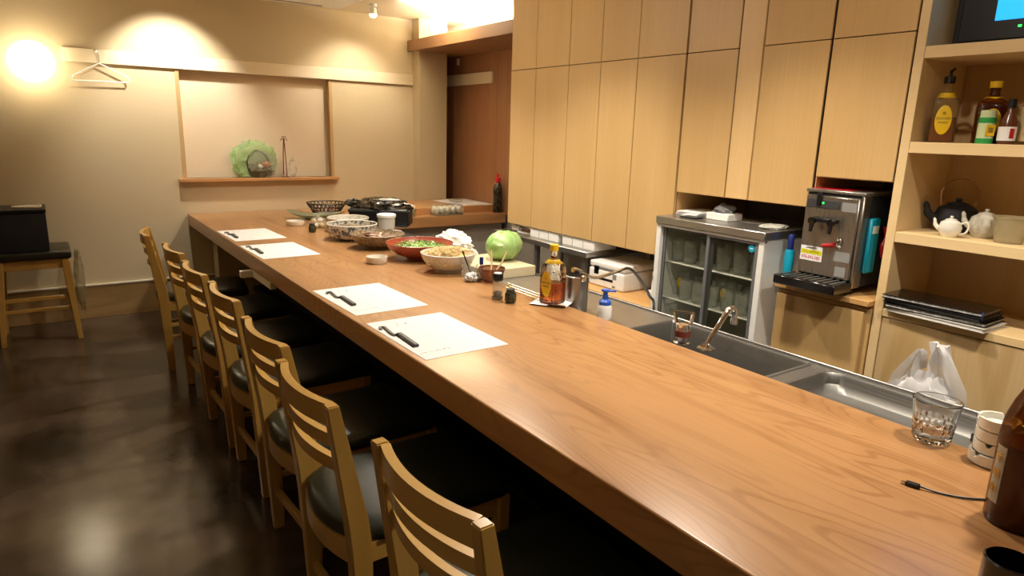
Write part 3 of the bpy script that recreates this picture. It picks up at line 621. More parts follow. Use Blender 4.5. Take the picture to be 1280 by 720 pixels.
# ------------------------------------------------------------------ shelves: bottles and pots
def square_bottle(name, label, loc, rotz, h=.235, w=.042, liquid='amber_liquid', cap='yellow', body='bottle_glass', fill=.5, group=None, txt=True):
    t = thing(name, label, 'bottle', loc, rotz, group)
    def ring(bm, z, s, r):
        return [bm.verts.new((sx * (s - r) + r * math.cos(a0 + PI / 2 * k / 3), sy * (s - r) + r * math.sin(a0 + PI / 2 * k / 3), z)) for sx, sy, a0 in ((1, 1, 0), (-1, 1, PI / 2), (-1, -1, PI), (1, -1, 1.5 * PI)) for k in range(4)]
    def loft(L):
        bm = B(); rs = [ring(bm, z * h, s, min(r, s * .999)) for z, s, r in L]
        for a, b in zip(rs, rs[1:]):
            for k in range(16): bm.faces.new((a[k], a[(k + 1) % 16], b[(k + 1) % 16], b[k]))
        bm.faces.new(rs[0][::-1]); bm.faces.new(rs[-1]); return bm
    prof = [(0, w * .9, .014), (.02, w, .014), (.58, w, .014), (.66, w * .92, .02), (.72, w * .62, .02), (.76, w * .38, .015), (.80, w * .33, .0135), (.90, w * .33, .0135)]
    obj('glass_body', loft(prof), body, t)
    if fill: obj('liquid', loft([(.015, w * .88, .012), (.02, w * .93, .012), (fill * .62, w * .93, .012)]), liquid, t)
    obj('cap', lathe(B(), [(0, h * .89), (w * .42, h * .89), (w * .43, h * .99), (0, h)], 20), cap, t)
    obj('shoulder_label', lathe(B(), [(w * .80, h * .675), (w * .55, h * .745), (w * .54, h * .745), (w * .78, h * .672)], 20), 'yellow', t)
    lb = obj('oval_label', blob(B(), (w * .62, .0015, h * .22), (0, -w - .0006, h * .34), 0, 1, 24, 10), 'yellow', t)
    if txt:
        text('label_text', 'SUNTORY', .012, 'dark_ink', lb, (0, -w - .0022, h * .36), (PI / 2, 0, 0), .0003, sx=.85)
        text('label_text', 'WHISKY', .010, 'dark_ink', lb, (0, -w - .0022, h * .30), (PI / 2, 0, 0), .0003, sx=.85)
        obj('crest', cyl(B(), (0, -w - .0014, h * .44), .006, .001, 12, M=Matrix.Rotation(PI / 2, 4, 'X')), 'gold', lb)
    return t
ANG = -PI / 2 + .45   # label normal -Y turned to face the camera side
t = square_bottle('whisky_bottle', 'square whisky bottle with pourer and yellow oval label at left of shelf', (2.72, 1.155, 1.396), ANG - .05, cap='black', fill=.62)
obj('pourer', tube(B(), [(0, 0, .232), (0, 0, .25), (.012, 0, .262)], [.006, .005, .004], 8), 'black', t)
square_bottle('whisky_bottle', 'full dark whisky bottle with yellow cap behind the green shaker', (2.76, 1.02, 1.396), ANG, h=.215, w=.045, fill=1.05, body='amber')
t = thing('seasoning_shaker', 'green and white seasoning shaker with yellow label', 'shaker', (2.685, 1.0, 1.396))
obj('can_body', lathe(B(), [(0, 0), (.025, 0), (.025, .09), (0, .09)], 28), 'pale_green', t)
obj('bottom_band', lathe(B(), [(.0253, 0), (.0256, 0), (.0256, .018), (.0253, .018)], 28), 'green', t)
obj('top_band', lathe(B(), [(.0253, .07), (.0256, .07), (.0256, .088), (.0253, .088)], 28), 'green', t)
obj('lid', lathe(B(), [(0, .09), (.0235, .09), (.0235, .112), (0, .114)], 28), 'pale_green', t)
l_ = obj('yellow_label', box(B(), (-.0268, -.015, .026), (-.0245, .015, .064), .0008), 'yellow', t, rot=(0, 0, .9))
text('label_text', '塩', .02, 'dark_ink', l_, (-.0272, 0, .045), FACE_X)
t = thing('sauce_bottle', 'small dark sauce bottle with white and red label', 'bottle', (2.69, .937, 1.396))
obj('body', lathe(B(), [(0, 0), (.024, 0), (.026, .01), (.026, .075), (.012, .105), (.01, .125), (0, .125)], 28), 'soy', t)
obj('cap', lathe(B(), [(0, .12), (.0125, .12), (.0125, .148), (0, .15)], 20), 'black', t)
obj('wrap_label', lathe(B(), [(.0262, .012), (.0267, .012), (.0267, .058), (.0262, .058)], 28), 'paper', t)
obj('red_mark', box(B(), (-.0275, -.006, .02), (-.0255, .008, .052)), 'deep_red', t, False, rot=(0, 0, .9))
t = thing('spirit_bottle', 'clear spirit bottle with large beige label at the frame edge', 'bottle', (2.76, .89, 1.396))
obj('body', lathe(B(), [(0, 0), (.04, 0), (.041, .01), (.041, .13), (.018, .165), (.015, .19), (0, .19)], 28), 'bottle_glass', t)
obj('cap', lathe(B(), [(0, .185), (.016, .185), (.016, .21), (0, .212)], 20), 'white', t)
obj('label', lathe(B(), [(.0412, .012), (.0418, .012), (.0418, .125), (.0412, .125)], 28), 'tan', t)
text('label_text', '本格焼酎', .02, 'dark_ink', t, (-.0428, 0, .07), (PI / 2, PI / 2, -PI / 2))
# monitor
t = thing('monitor', 'black monitor showing a bright blue screen on the top shelf', 'monitor', (2.74, 0, 1.726))
obj('housing', box(B(), (0, .45, .004), (.05, 1.18, .50), .006), 'black_matte', t)
obj('bezel', box(B(), (-.006, .47, .02), (0, 1.16, .49), .003), 'black', t)
plain('screen_blue', '1E8CE0', .4, emit='169BEA', es=1.6)
obj('screen', box(B(), (-.008, .60, .082), (-.006, 1.052, .47)), 'screen_blue', t, False)
obj('power_light', box(B(), (-.008, .97, .055), (-.006, .98, .062)), 'led_green', t, False)
obj('stand', box(B(), (-.02, .6, 0), (.10, .9, .004)), 'black', t, False)
# teapots
def teapot(name, label, loc, rz, r, h, mat, handle='side', hm=None, ribs=0):
    t = thing(name, label, 'teapot', loc, rz)
    prof = [(0, 0), (r * .62, 0), (r * .7, .004), (r * .96, h * .35), (r, h * .55), (r * .85, h * .85), (r * .5, h * .98), (0, h)]
    bm = lathe(B(), prof, 32)
    if ribs:
        for v in bm.verts:
            a = math.atan2(v.co.y, v.co.x); k = 1 + .045 * math.cos(a * ribs) * (1 if v.co.z > .01 else 0); v.co.x *= k; v.co.y *= k
    obj('body', bm, mat, t)
    obj('lid', lathe(B(), [(r * .5, h * .98), (r * .5, h * 1.02), (r * .2, h * 1.08), (r * .1, h * 1.08), (r * .16, h * 1.17), (r * .1, h * 1.22), (0, h * 1.22)], 24), mat, t)
    obj('spout', tube(B(), smooth_path([(0, r * .8, h * .4), (0, r * 1.25, h * .6), (0, r * 1.4, h * .92), (0, r * 1.5, h * .98)], 4), [r * .24] * 3 + [r * .2] * 3 + [r * .15] * 3 + [r * .12] * 4, 12), mat, t)
    if handle == 'side': obj('handle', tube(B(), smooth_path([(0, -r * .85, h * .8), (0, -r * 1.35, h * .9), (0, -r * 1.5, h * .6), (0, -r * 1.3, h * .3), (0, -r * .9, h * .22)], 5), r * .09, 8), mat, t)
    else: obj('bail_handle', tube(B(), smooth_path([(0, r * .75, h * .95), (0, r * .8, h * 1.5), (0, r * .3, h * 1.85), (0, -r * .3, h * 1.85), (0, -r * .8, h * 1.5), (0, -r * .75, h * .95)], 5), r * .055, 8), hm, t)
    return t
teapot('iron_kettle', 'dark iron kettle with brown bail handle on the middle shelf', (2.835, 1.10, 1.066), .65, .075, .105, 'black_matte', 'bail', 'brown_wall')
teapot('white_teapot', 'small glossy white teapot in front of the iron kettle', (2.655, 1.043, 1.066), .15, .037, .062, 'porcelain')
teapot('ribbed_teapot', 'grey ribbed ceramic teapot behind the white one', (2.76, .975, 1.066), .1, .05, .085, 'grey_glaze', ribs=12)
t = thing('plastic_container', 'cloudy plastic food container at the right end of the teapot shelf', 'container', (2.70, .875, 1.066))
obj('tub_wall', lathe(B(), [(0, 0), (.042, 0), (.055, .085), (.058, .086), (.058, .09), (.053, .088), (.040, .004), (0, .004)], 28), 'cloudy', t)
# folders on the lowest shelf
fol = []
FL = [('closed black-edged menu folder at the bottom of the shelf stack', 'black_gloss', 0), ('clear-covered menu folder second from the bottom of the stack', 'film', 0), ('black menu folder third from the bottom of the stack', 'black_gloss', 0), ('black menu folder on top of the shelf stack', 'black_gloss', 0)]
for k, (lb, mt_, _) in enumerate(FL):
    t = thing('menu_folder', lb, 'folder', (2.655 + .004 * k, 1.02 + .008 * (k - 1), .7666 + k * .0158), (-.05, .02, -.06, .03)[k], 'menu folders on the lowest shelf')
    gl = 'black_gloss' if k else 'milky'
    obj('cover', box(B(), (-.085, -.17, 0), (.085, .17, .003), .001), gl, t, False)
    obj('pages', box(B(), (-.082, -.165, .003), (.082, .165, .0125), .001), ('paper', 'silver_foil', 'dark_grey', 'silver_foil')[k], t, False)
    obj('cover', box(B(), (-.085, -.17, .0125), (.085, .17, .0155), .001), gl, t, False)
obj('blue_cord', tube(B(), smooth_path([(-.07, -.165, .017), (-.088, -.166, .014), (-.09, -.168, -.012), (-.09, -.17, -.045)], 4), .0022, 6), 'navy', t)
# ------------------------------------------------------------------ on the steel table
for k, (yv, lb) in enumerate(((3.33, 'white rectangular container further from the bottle'), (2.99, 'white rectangular container nearer the printer'))):
    t = thing('white_container', lb + ' on the steel table', 'container', (2.70, yv + .04, .715), 0)
    b_ = B(); box(b_, (-.09, -.15, 0), (.09, .15, .055), .006, 2); obj('box_body', b_, 'white_plastic', t)
    obj('rim', box(B(), (-.094, -.154, .052), (.094, .154, .058), .002), 'white', t)
    for j in range(2): obj('divider', box(B(), (-.0915, -.05 + .1 * j - .001, .004), (-.0902, -.05 + .1 * j + .001, .05)), 'grey', t, False)
t = thing('squeeze_bottle', 'light blue and white squeeze bottle lying on the steel table', 'bottle', (2.66, 3.78, .738), 0)
R_ = Matrix.Rotation(PI / 2, 4, 'X')
obj('body', lathe(B(), [(0, 0), (.018, 0), (.022, .01), (.022, .09), (.01, .11), (0, .11)], 20, M=R_), 'white_plastic', t)
obj('cap', cyl(B(), (0, .0, 0), .021, .035, 20, M=Matrix.Translation((0, -.06, 0)) @ R_), 'blue_plastic', t)
t = thing('chopstick_bundle', 'thin bundle of skewers in plastic beside the squeeze bottle', 'skewers', (2.64, 3.60, .715))
for j in range(5): obj('skewer', tube(B(), [(-.02 + j * .008, .08, .006 + .003 * (j % 2)), (.0 + j * .01, -.08, .006 + .003 * (j % 2))], .0035, 6), 'milky', t)
# printer
t = thing('printer', 'white inkjet printer on the low wooden shelf', 'printer', (2.57, 2.872, .53), math.radians(1))
W_, D_, H_ = .285, .32, .145
obj('lower_body', box(B(), (0, -W_, 0), (D_, 0, H_ * .72), .014, 3), 'white_plastic', t)
obj('scanner_lid', box(B(), (.003, -W_ + .002, H_ * .74), (D_, -.002, H_), .012, 3), 'white_plastic', t)
obj('output_slot', box(B(), (-.001, -W_ + .08, H_ * .28), (.02, -.06, H_ * .40), .002), 'black', t)
obj('display', box(B(), (-.0015, -.085, H_ * .48), (.01, -.045, H_ * .82), .002), 'black_gloss', t)
obj('lid_line', box(B(), (.0, -W_ + .06, H_ * .715), (.012, -.04, H_ * .745)), 'mid_grey', t, False)
obj('sticker', box(B(), (-.0008, -W_ + .055, H_ * .42), (.001, -W_ + .085, H_ * .62)), 'grey', t, False)
obj('badge', box(B(), (-.0008, -W_ + .06, H_ * .1), (.001, -W_ + .085, H_ * .17)), 'mid_grey', t, False)
t = thing('cordless_phone', 'white cordless phone standing in its cradle beside the printer', 'phone', (2.69, 2.455, .53), -.3)
obj('cradle', box(B(), (-.035, -.04, 0), (.035, .04, .028), .008, 2), 'white_plastic', t)
obj('handset', box(B(), (-.012, -.022, .02), (.010, .022, .135), .006, 2), 'white_plastic', t)
obj('handset_display', box(B(), (-.0135, -.014, .085), (-.011, .014, .112), .001), 'black_gloss', t)
# ------------------------------------------------------------------ things on the low worktop
t = thing('cutting_board', 'thick cream cutting board on the worktop under the cabbage', 'board', (1.852, 2.84, WZ), .0)
obj('slab', box(B(), (-.15, -.20, .0), (.15, .20, .05), .006, 2), 'chop_board', t)
t = thing('cabbage', 'whole pale green cabbage on the cutting board', 'cabbage', (1.955, 2.86, WZ + .05), .6)
obj('head', blob(B(), (.110, .085, .075), (0, 0, .074), .06, 2.2, 40, 24, -.073, 1), 'cabbage', t)
for k, (a, tl) in enumerate(((.2, .0), (2.2, .2), (4.2, .1))):
    b_ = B(); res = bmesh.ops.create_uvsphere(b_, u_segments=28, v_segments=16, radius=1)
    dl = [v for v in res['verts'] if v.co.x < .15]; bmesh.ops.delete(b_, geom=dl, context='VERTS')
    for v in b_.verts: 
        n = v.co.normalized(); q = 1 + .05 * noise.noise(n * 5 + Vector((k, 0, 0))) + .02 * math.sin(9 * math.atan2(n.z, n.y))
        v.co = Vector((n.x * .119 * q, n.y * .092 * q, n.z * .081 * q))
        v.co = Matrix.Rotation(0, 3, 'Z') @ v.co
    for v in b_.verts:
        p = Matrix.Rotation(a, 3, 'Z') @ Vector((v.co.x / .119, v.co.y / .092, v.co.z / .081)); v.co = Vector((p.x * .119, p.y * .092, max(p.z * .081, -.070))) + Vector((0, 0, .074))
    obj('outer_leaf', b_, 'cabbage', t)
    pts = []
    for j in range(7):
        th = -.9 + j * .3; p = Matrix.Rotation(a, 3, 'Z') @ Vector((math.cos(th), 0, math.sin(th))); pts.append((p.x * .121, p.y * .094, max(p.z * .083, -.069) + .074))
    obj('leaf_rib', tube(b_ if False else B(), smooth_path(pts, 3), .0026, 6), 'pale_green', t)
t = thing('towel', 'crumpled white kitchen towel on the worktop beside the cabbage', 'towel', (1.90, 3.30, WZ))
obj('heap', blob(B(), (.082, .14, .072), (0, 0, .068), .3, 2.6, 48, 30, -.066, 3, True), 'towel', t)
obj('fold', blob(B(), (.07, .07, .032), (.0, -.12, .03), .3, 3, 36, 20, -.028, 9, True), 'towel', t)
t = thing('steel_canister', 'tall brushed steel canister behind the whisky bottle', 'canister', (1.742, 2.015, WZ))
obj('wall', lathe(B(), [(0, 0), (.047, 0), (.048, .003), (.048, .145), (.045, .147), (.0445, .14), (.0445, .004), (0, .004)], 36), 'steel_z', t)
obj('hook', box(B(), (-.02, -.055, .13), (.005, -.04, .155), .003), 'chrome', t)
t = thing('flexible_hose', 'curved metal hose arching from the canister towards the fridge', 'hose', (0, 0, 0))
hp = [(1.765, 2.05, .838), (1.80, 2.056, .822), (1.88, 2.052, .795), (2.0, 2.057, .807), (2.12, 2.095, .803), (2.25, 2.14, .721), (2.35, 2.175, .631), (2.43, 2.215, .556), (2.44, 2.22, .30), (2.43, 2.22, .0066)]
obj('tube', tube(B(), smooth_path(hp, 8), .007, 12), 'chrome', t)
obj('end_fitting', tube(B(), [(1.745, 2.048, .842), (1.765, 2.05, .840), (1.80, 2.056, .824)], .011, 12), 'chrome', t)
t = thing('pump_bottle', 'blue pump soap bottle with white body by the canister', 'pump bottle', (1.755, 1.855, WZ), -.7)
obj('body', lathe(B(), [(0, 0), (.026, 0), (.028, .005), (.028, .05), (.022, .062), (0, .062)], 28), 'white_plastic', t)
obj('collar', lathe(B(), [(.021, .055), (.024, .055), (.024, .072), (.013, .08), (.010, .098), (0, .098)], 28), 'blue_plastic', t)
obj('pump_head', lathe(B(), [(0, .098), (.009, .098), (.009, .108), (.017, .112), (.017, .119), (0, .121)], 24), 'blue_plastic', t)
obj('nozzle', box(B(), (.0, -.006, .110), (.042, .006, .119), .003), 'blue_plastic', t)
t = thing('wire_rack', 'thin wire rack lying along the inner counter edge', 'rack', (1.625, 2.235, CT))
b_ = B()
for j in range(10): tube(b_, [(-.022, -.14 + j * .031, .003), (.032, -.125 + j * .031, .004)], .0012, 5)
for xx in (-.022, .005, .032): tube(b_, [(xx, -.15, .0055), (xx, .16, .0055)], .0015, 5)
obj('wires', b_, 'chrome', t)
# ------------------------------------------------------------------ plastic bag in the drainer
t = thing('plastic_bag', 'white plastic carrier bag with two upright handles by the drainer', 'bag', (2.055, .79, 0))
obj('bag_body', blob(B(), (.038, .12, .18), (0, 0, .545), .22, 3, 36, 24, None, 2, True), 'white_film', t)
def strip(rows, amp=.006, seed=0):
    """crumpled sheet lofted through (centre, half-width direction) rows"""
    bm = B(); g = []
    for i, (c, h) in enumerate(rows):
        c = Vector(c); h = Vector(h); g.append([bm.verts.new(c + h * (k / 4 - 1) + Vector((noise.noise(Vector((i * .9, k * .8, seed))) * amp * 2 + .012 * math.cos(k * 1.1), 0, 0))) for k in range(9)])
    for a, b in zip(g, g[1:]):
        for k in range(8): bm.faces.new((a[k], a[k + 1], b[k + 1], b[k]))
    bmesh.ops.solidify(bm, geom=list(bm.faces), thickness=.0012); return bm
obj('handle', strip([((0, .045, .66), (0, .065, .01)), ((0, .055, .70), (0, .045, .01)), ((0, .052, .74), (0, .026, .008)), ((0, .045, .775), (0, .014, .005)), ((.002, .036, .802), (0, .006, .003)), ((.012, .034, .798), (0, .006, .0)), ((.03, .045, .74), (0, .02, .0))], seed=1), 'white_film', t)
obj('handle', strip([((0, -.04, .66), (0, .065, 0)), ((0, -.045, .71), (0, .05, 0)), ((0, -.03, .76), (0, .034, 0)), ((0, -.018, .80), (0, .025, 0)), ((.0, -.006, .828), (0, .021, .004)), ((.014, -.006, .83), (0, .02, .002)), ((.03, -.02, .76), (0, .025, .0))], seed=5), 'white_film', t)
# ------------------------------------------------------------------ chairs
def make_chair(label):
    t = thing('bar_chair', label, 'chair', (0, 0, 0), 0, 'wooden chairs along the bar counter')
    W = .193
    for s in (-1, 1):
        b_ = B(); pts = [(.012, s * (W - .018), 0), (.004, s * (W - .018), .40), (-.004, s * (W - .018), .48), (-.055, s * (W - .018), .785)]
        # tapered post
        hw = [.015, .019, .019, .014]; hd = [.017, .027, .026, .015]; rings = []
        for p, a, d in zip(pts, hw, hd): rings.append([b_.verts.new((p[0] + i * d, p[1] + j * a, p[2])) for i, j in ((-1, -1), (1, -1), (1, 1), (-1, 1))])
        for r1, r2 in zip(rings, rings[1:]):
            for k in range(4): b_.faces.new((r1[k], r1[(k + 1) % 4], r2[(k + 1) % 4], r2[k]))
        b_.faces.new(rings[0][::-1]); b_.faces.new(rings[-1])
        bmesh.ops.bevel(b_, geom=list(b_.edges), offset=.003, segments=2, affect='EDGES')
        obj('rear_leg', b_, 'chair', t)
        b_ = B(); rings = []
        for z, a in ((0, .014), (.36, .019), (.408, .019)): rings.append([b_.verts.new((.425 + i * a, s * (W - .02) + j * a, z)) for i, j in ((-1, -1), (1, -1), (1, 1), (-1, 1))])
        for r1, r2 in zip(rings, rings[1:]):
            for k in range(4): b_.faces.new((r1[k], r1[(k + 1) % 4], r2[(k + 1) % 4], r2[k]))
        b_.faces.new(rings[0][::-1]); b_.faces.new(rings[-1]); bmesh.ops.bevel(b_, geom=list(b_.edges), offset=.003, segments=2, affect='EDGES')
        obj('front_leg', b_, 'chair', t)
        obj('side_rail', box(B(), (.02, s * (W - .02) - .010, .352), (.41, s * (W - .02) + .010, .408), .003), 'chair', t)
        for z in (.20, .27): obj('stretcher', box(B(), (.02, s * (W - .02) - .008, z - .010), (.41, s * (W - .02) + .008, z + .010), .003), 'chair', t)
    def slat(zc, hh, bow, x0, th=.009, name='back_slat'):
        pts = []
        for k in range(13):
            u = -1 + k / 6; pts.append((x0 - bow * (1 - u * u), u * (W - .033), zc))
        return obj(name, sweep(B(), pts, th, hh), 'chair_y', t)
    slat(.757, .026, .030, -.050, .010, 'top_rail'); slat(.688, .016, .030, -.038); slat(.622, .016, .030, -.027)
    slat(.378, .028, .030, .0, .010, 'rear_apron')
    obj('front_rail', box(B(), (.416, -(W - .036), .352), (.436, W - .036, .408), .003), 'chair_y', t)
    obj('front_footrest', box(B(), (.415, -(W - .034), .12), (.437, W - .034, .16), .003), 'chair_y', t)
    obj('rear_stretcher', box(B(), (0, -(W - .034), .135), (.018, W - .034, .165), .003), 'chair_y', t)
    # cushion: bowed rear edge
    b_ = B(); out = []
    n = 14
    for k in range(n + 1): u = -1 + 2 * k / n; out.append((-.005 - .035 * (1 - u * u), u * (W - .04)))
    out += [(.06, W + .002), (.42, W + .002), (.448, W - .02), (.452, 0), (.448, -(W - .02)), (.42, -(W + .002)), (.06, -(W + .002))]
    cx, cy = .22, 0
    lv = []
    for z, s_ in ((.409, .965), (.414, 1.0), (.438, 1.0), (.450, .96), (.457, .80), (.459, .4)):
        lv.append([b_.verts.new((cx + (x - cx) * s_, cy + (y_ - cy) * s_, z)) for x, y_ in out])
    for a, b in zip(lv, lv[1:]):
        for k in range(len(out)): b_.faces.new((a[k], a[(k + 1) % len(out)], b[(k + 1) % len(out)], b[k]))
    b_.faces.new(lv[0][::-1]); b_.faces.new(lv[-1])
    obj('seat_cushion', b_, 'leather', t, ang=60)
    return t
ORD = ['nearest bar chair, its backrest cut off by the frame bottom', 'second bar chair from the camera, at the nearest placemat', 'third bar chair from the camera', 'middle bar chair, fourth from either end of the row', 'third bar chair from the back wall', 'second bar chair from the back wall', 'farthest bar chair, turned edge-on beside the back wall']
CH = [(.554, .966, .062), (.517, 1.531, .027), (.543, 2.0, .052), (.548, 2.575, .033), (.532, 3.063, .039), (.529, 3.6, .057), (.486, 4.22, -.125)]
c0 = make_chair('wooden ' + ORD[0]); c0.location = (CH[0][0], CH[0][1], 0); c0.rotation_euler = (0, 0, CH[0][2])
for lb, (x, yv, rz) in zip(ORD[1:], CH[1:]): dup(c0, (x, yv, 0), rz, 'wooden ' + lb)
# ------------------------------------------------------------------ stool at the left with a black box
t = thing('wooden_stool', 'wooden stool with dark cushion and three rungs at the far left', 'stool', (-.127, 5.14, 0))
for sx in (-1, 1):
    for sy in (-1, 1):
        b_ = B(); rings = []
        for z, a, o_ in ((0, .014, .200), (.46, .022, .172), (.535, .022, .170)): rings.append([b_.verts.new((sx * o_ + i * a, sy * (.168 if sy < 0 else .16) + j * a, z)) for i, j in ((-1, -1), (1, -1), (1, 1), (-1, 1))])
        for r1, r2 in zip(rings, rings[1:]):
            for k in range(4): b_.faces.new((r1[k], r1[(k + 1) % 4], r2[(k + 1) % 4], r2[k]))
        b_.faces.new(rings[0][::-1]); b_.faces.new(rings[-1]); bmesh.ops.bevel(b_, geom=list(b_.edges), offset=.003, segments=1, affect='EDGES')
        obj('leg', b_, 'chair', t)
for sy in (-1, 1):
    obj('seat_rail', box(B(), (-.16, sy * .166 - .011, .475), (.16, sy * .166 + .011, .534), .003), 'chair', t)
    obj('rung', box(B(), (-.178, sy * .166 - .008, .205), (.178, sy * .166 + .008, .228), .003), 'chair', t)
obj('rung', box(B(), (-.175, -.174, .275), (.175, -.158, .300), .003), 'chair', t)
for sx in (-1, 1):
    obj('side_rail', box(B(), (sx * .171 - .011, -.15, .475), (sx * .171 + .011, .145, .534), .003), 'chair', t)
    obj('side_rung', box(B(), (sx * .183 - .008, -.15, .24), (sx * .183 + .008, .145, .262), .003), 'chair', t)
obj('cushion', box(B(), (-.205, -.20, .535), (.205, .195, .585), .018, 3), 'dark_cushion', t)
t = thing('black_case', 'large black box with a loose cream cord standing on the stool', 'box', (-.19, 5.13, .585))
obj('body', box(B(), (-.21, -.16, 0), (.16, .13, .24), .008, 2), 'black_matte', t)
obj('lid', box(B(), (-.215, -.165, .24), (.165, .135, .262), .005, 2), 'black', t)
t = thing('white_hook', 'cream wire handle lying on top of the black box', 'handle', (-.10, 5.05, .847))
obj('wire_loop', tube(B(), [(-.09, .0, .008), (.0, .05, .008), (.05, .05, .008), (.05, -.03, .008), (.0, -.03, .008)], .007, 8, True), 'cream', t)
t = thing('clear_bag', 'crumpled clear plastic bag hanging behind the stool', 'bag', (.115, 5.40, .0))
obj('bag_body', blob(B(), (.03, .035, .20), (0, 0, .30), .4, 4, 24, 20, None, 4), 'cloudy', t)
# ------------------------------------------------------------------ things on the back wall
t = thing('clothes_hanger', 'white wire clothes hanger hooked on the wall rail', 'hanger', (.375, YB - .034, 1.845))
obj('wire_frame', tube(B(), [(-.165, 0, -.205), (-.16, 0, -.175), (0, 0, -.085), (.16, 0, -.165), (.168, 0, -.185), (.16, 0, -.20)], .0045, 8, True), 'white', t)
obj('hook', tube(B(), smooth_path([(0, 0, -.085), (0, 0, -.03), (-.012, 0, -.005), (-.02, .012, .006), (-.015, .026, .006)], 4), .003, 8), 'chrome', t)
t = thing('wrapped_flower_basket', 'flower basket wrapped in green film on the alcove ledge', 'flower basket', (1.375, YB - .003, .983))
obj('basket', lathe(B(), [(0, 0), (.05, 0), (.07, .05), (.066, .05), (.045, .004), (0, .004)], 24), 'basket_rattan', t)
obj('moss_and_flowers', blob(B(), (.085, .045, .05), (.02, 0, .062), .5, 5, 32, 20, None, 2), 'flower_mix', t)
obj('basket_handle', tube(B(), smooth_path([(-.07, 0, .05), (-.078, 0, .13), (-.03, 0, .2), (.03, 0, .2), (.085, 0, .13), (.075, 0, .05)], 5), .006, 8), 'basket_rattan', t)
obj('flower', blob(B(), (.028, .018, .024), (.06, -.03, .10), .5, 6, 16, 12, None, 1), 'peach', t)
obj('flower', blob(B(), (.018, .016, .016), (.01, -.035, .085), .5, 6, 16, 12, None, 3), 'white', t)
def wrapf(mx, my, mz, c, seed, amp=.3): return blob(B(), (mx, my, mz), c, amp, 2.5, 32, 20, -mz * .92, seed, True)
gw = wrapf(.165, .04, .135, (-.02, .008, .132), 6)
bmesh.ops.delete(gw, geom=[v for v in gw.verts if v.co.y < .012 and ((v.co.x - .02) / .105) ** 2 + ((v.co.z - .10) / .095) ** 2 < 1], context='VERTS')
obj('green_wrap', gw, 'green_film', t)
obj('clear_wrap', wrapf(.10, .048, .10, (.035, -.008, .10), 8), 'film', t)
t = thing('tied_twig_ornament', 'slim reddish twig ornament standing beside the flower basket', 'ornament', (1.583, YB - .012, .983))
obj('twig', tube(B(), [(-.012, 0, .02), (-.008, 0, .18), (0, 0, .31)], .0042, 6), 'brown_cord', t)
obj('twig', tube(B(), [(.014, 0, .0), (.008, 0, .18), (0.002, 0, .31)], .0042, 6), 'brown_cord', t)
obj('bow', tube(B(), [(-.028, 0, .285), (0, 0, .30), (.028, 0, .285), (.014, 0, .318), (-.006, 0, .32)], .003, 6, True), 'brown_cord', t)
obj('stand', box(B(), (-.02, -.01, 0), (.03, .01, .006), .001), 'brown_cord', t)
t = thing('clear_film_scrap', 'crumpled scrap of clear film right of the twig ornament', 'film', (1.645, YB - .012, .983))
obj('film', blob(B(), (.028, .012, .07), (0, 0, .068), .6, 5, 20, 14, -.068, 3, True), 'film', t)
t = thing('door_sensor', 'tiny white sensor high on the brown panelling', 'sensor', (XR - .0242, 5.45, 1.99))
obj('sensor_body', box(B(), (-.02, -.012, -.03), (0, .012, .03), .003), 'white_plastic', t)
# ------------------------------------------------------------------ placemats and chopsticks
MATS = [(1.010, 4.278, .035, 'farthest white paper placemat near the back wall'), (1.008, 3.667, .03, 'second white paper placemat from the back wall'), (1.0165, 2.45, .03, 'second white paper placemat from the camera'), (1.017, 1.893, .01, 'nearest white paper placemat at the counter edge')]
CUT = [(.905, 4.27, 0), (.900, 3.70, 0), (.922, 2.47, 0), (.905, 1.905, 0)]
pm = sl = None
for k, ((x, yv, rz, lb), (cx, cy, _)) in enumerate(zip(MATS, CUT)):
    if pm is None:
        pm = thing('placemat', lb, 'placemat', (x, yv, CT), rz, 'white paper placemats on the counter')
        obj('sheet', box(B(), (-.15, -.221, 0), (.15, .221, .0012)), 'paper', pm, False)
        a = obj('printed_arc', tube(B(), smooth_path([(-.075, .13, 0.0006), (-.06, .155, .0006), (-.055, .19, .0006)], 5), .0012, 5), 'ink', pm)
        obj('printed_mark', cyl(B(), (-.03, .155, .0008), .008, .0008, 3), 'mid_grey', pm, False)
        text('printed_words', 'いらっしゃいませ', .014, 'ink', pm, (-.085, -.16, .0014), (0, 0, .05), .0001)
        sl = thing('chopstick_set', 'dark-sleeved chopsticks on the ' + lb, 'chopsticks', (cx, cy, CT + .0016), 0, 'chopstick sets on the placemats')
        obj('dark_sleeve', box(B(), (-.009, -.115, 0), (.009, .030, .009), .002), 'dark_grey', sl, rot=(0, 0, -.05))
        obj('sleeve_groove', box(B(), (-.002, -.11, .009), (.002, .028, .0096)), 'grey', sl, False, rot=(0, 0, -.05))
        obj('steel_shaft', sweep(B(), [(.0, .028, .004), (-.016, .025, .004), (-.018, .04, .004), (-.008, .125, .004), (-.024, .128, .004), (-.026, .108, .004)], .0035, .003), 'steel_dark', sl, False)
    else:
        p2 = dup(pm, (x, yv, CT), rz, lb); s2 = dup(sl, (cx, cy, CT + .0016), random.uniform(-.06, .06), 'dark-sleeved chopsticks on the ' + lb)
